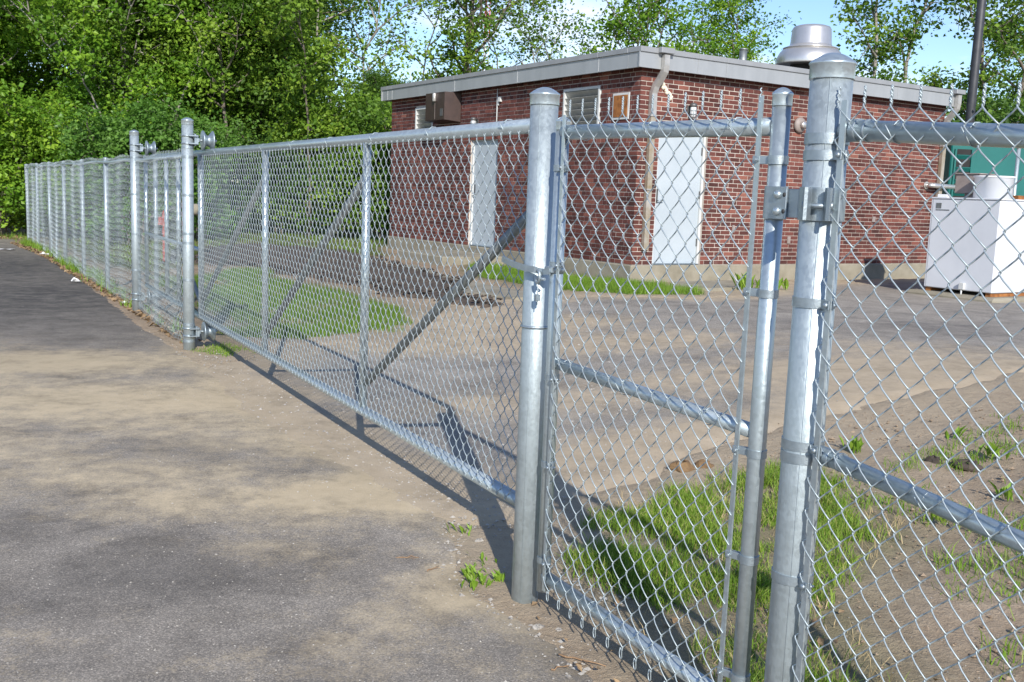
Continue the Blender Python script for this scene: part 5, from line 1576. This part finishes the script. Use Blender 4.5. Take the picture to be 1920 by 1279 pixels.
def rock(name, x, y, s, mat, label, cat, seed, flat=.6, dz=0.0, group=None):
    r = np.random.default_rng(seed); mb = MB()
    prof = []
    nl, na = 6, 10; vs_ = []; fs_ = []
    for a in range(nl + 1):
        th = math.pi * a / nl
        for b_ in range(na):
            ph = 2 * math.pi * b_ / na
            rr = s * (1 + r.normal() * .14)
            vs_.append((rr * math.sin(th) * math.cos(ph), rr * math.sin(th) * math.sin(ph) * .75, rr * math.cos(th) * flat))
    for a in range(nl):
        for b_ in range(na):
            c = (b_ + 1) % na
            fs_.append((a * na + b_, (a + 1) * na + b_, (a + 1) * na + c, a * na + c))
    mb.add(vs_, fs_, False)
    o = link(name, mb.mesh(name), mat, None, (x, y, float(hz(x, y)) + s * flat * .35 + dz), r.uniform(0, 3))
    return tag(o, label, cat, group)
rock('stone', -.115, 4.40, .028, 'stone', 'pale stone in the dirt left of the latch post shadow', 'stone', 11)
rock('stone', .205, 3.475, .026, 'stone', 'grey stone below the first knuckles of the walk gate', 'stone', 12)
rock('stone', .135, 3.51, .022, 'stone', 'flat pale stone nearest the latch post foot', 'stone', 13)
rock('stone', -1.29, 3.49, .014, 'paper', 'small white pebble alone on the near asphalt', 'stone', 14)
rock('soil_clod', 1.0, 5.66, .085, 'clod', 'brown clay clod lying behind the walk gate, left of the grass', 'clod', 15, .5)
rock('soil_clod', 1.13, 5.72, .06, 'clod', 'smaller brown clod right beside the larger clay clod', 'clod', 16, .5)
rock('soil_clod', 2.6, 5.62, .09, 'mulch', 'dark soil clod in the bare ground behind the right panel', 'clod', 17, .35)
rock('soil_clod', 2.44, 5.70, .055, 'mulch', 'round dark clod left of the larger dark soil clod', 'clod', 18, .6)
def twig(x, y, L, rz, rad, label, seed):
    r = np.random.default_rng(seed); pts = []
    for k in range(7):
        pts.append((L * (k / 6 - .5), r.normal() * L * .02, r.normal() * .002 + rad))
    mb = MB().tube(pts, [rad * (1 - .5 * k / 6) for k in range(7)], 6)
    mb.tube([pts[3], (pts[4][0] + .01, pts[4][1] - L * .12, rad), (pts[4][0] + L * .14, pts[4][1] - L * .22, rad)], [rad * .5, rad * .4, rad * .3], 5)
    o = link('twig', mb.mesh('twig'), 'stick', None, (x, y, float(hz(x, y)) + .014), rz)
    return tag(o, label, 'twig', 'dry twigs on the asphalt')
twig(.275, 3.235, .17, -.42, .004, 'longest brown twig at the bottom of the photo beneath the walk gate', 1)
twig(.20, 3.18, .07, .5, .003, 'short straw-coloured twig just below the longest twig', 2)
twig(-.41, 4.15, .10, .1, .003, 'thin twig on the asphalt left of the latch post', 3)
twig(-.29, 4.03, .07, .9, .003, 'tiny forked twig on the asphalt close to the weeds', 4)
def scrap(x, y, s, label, seed):
    r = np.random.default_rng(seed); mb = MB()
    g = [(i * s / 3 - s / 2, j * s / 4 - s * .4, .012 + abs(r.normal()) * .02) for j in range(4) for i in range(4)]
    mb.add(g, [(j * 4 + i, j * 4 + i + 1, (j + 1) * 4 + i + 1, (j + 1) * 4 + i) for j in range(3) for i in range(3)])
    o = link('paper_scrap', mb.mesh('paper_scrap'), 'paper', None, (x, y, float(hz(x, y)) + .012), r.uniform(0, 3))
    return tag(o, label, 'litter', 'pale scraps along the driveway edge')
scrap(-10.75, 21.6, .28, 'crumpled white scrap on the asphalt near the far end of the driveway', 1)
scrap(-9.5, 20.6, .22, 'white scrap in the dirt strip beside the long fence, farther one', 2)
scrap(-6.6, 15.3, .14, 'white scrap in the dirt strip beside the long fence, nearer one', 3)
scrap(-4.9, 12.75, .10, 'tiny pale scrap close to the second roller post', 4)
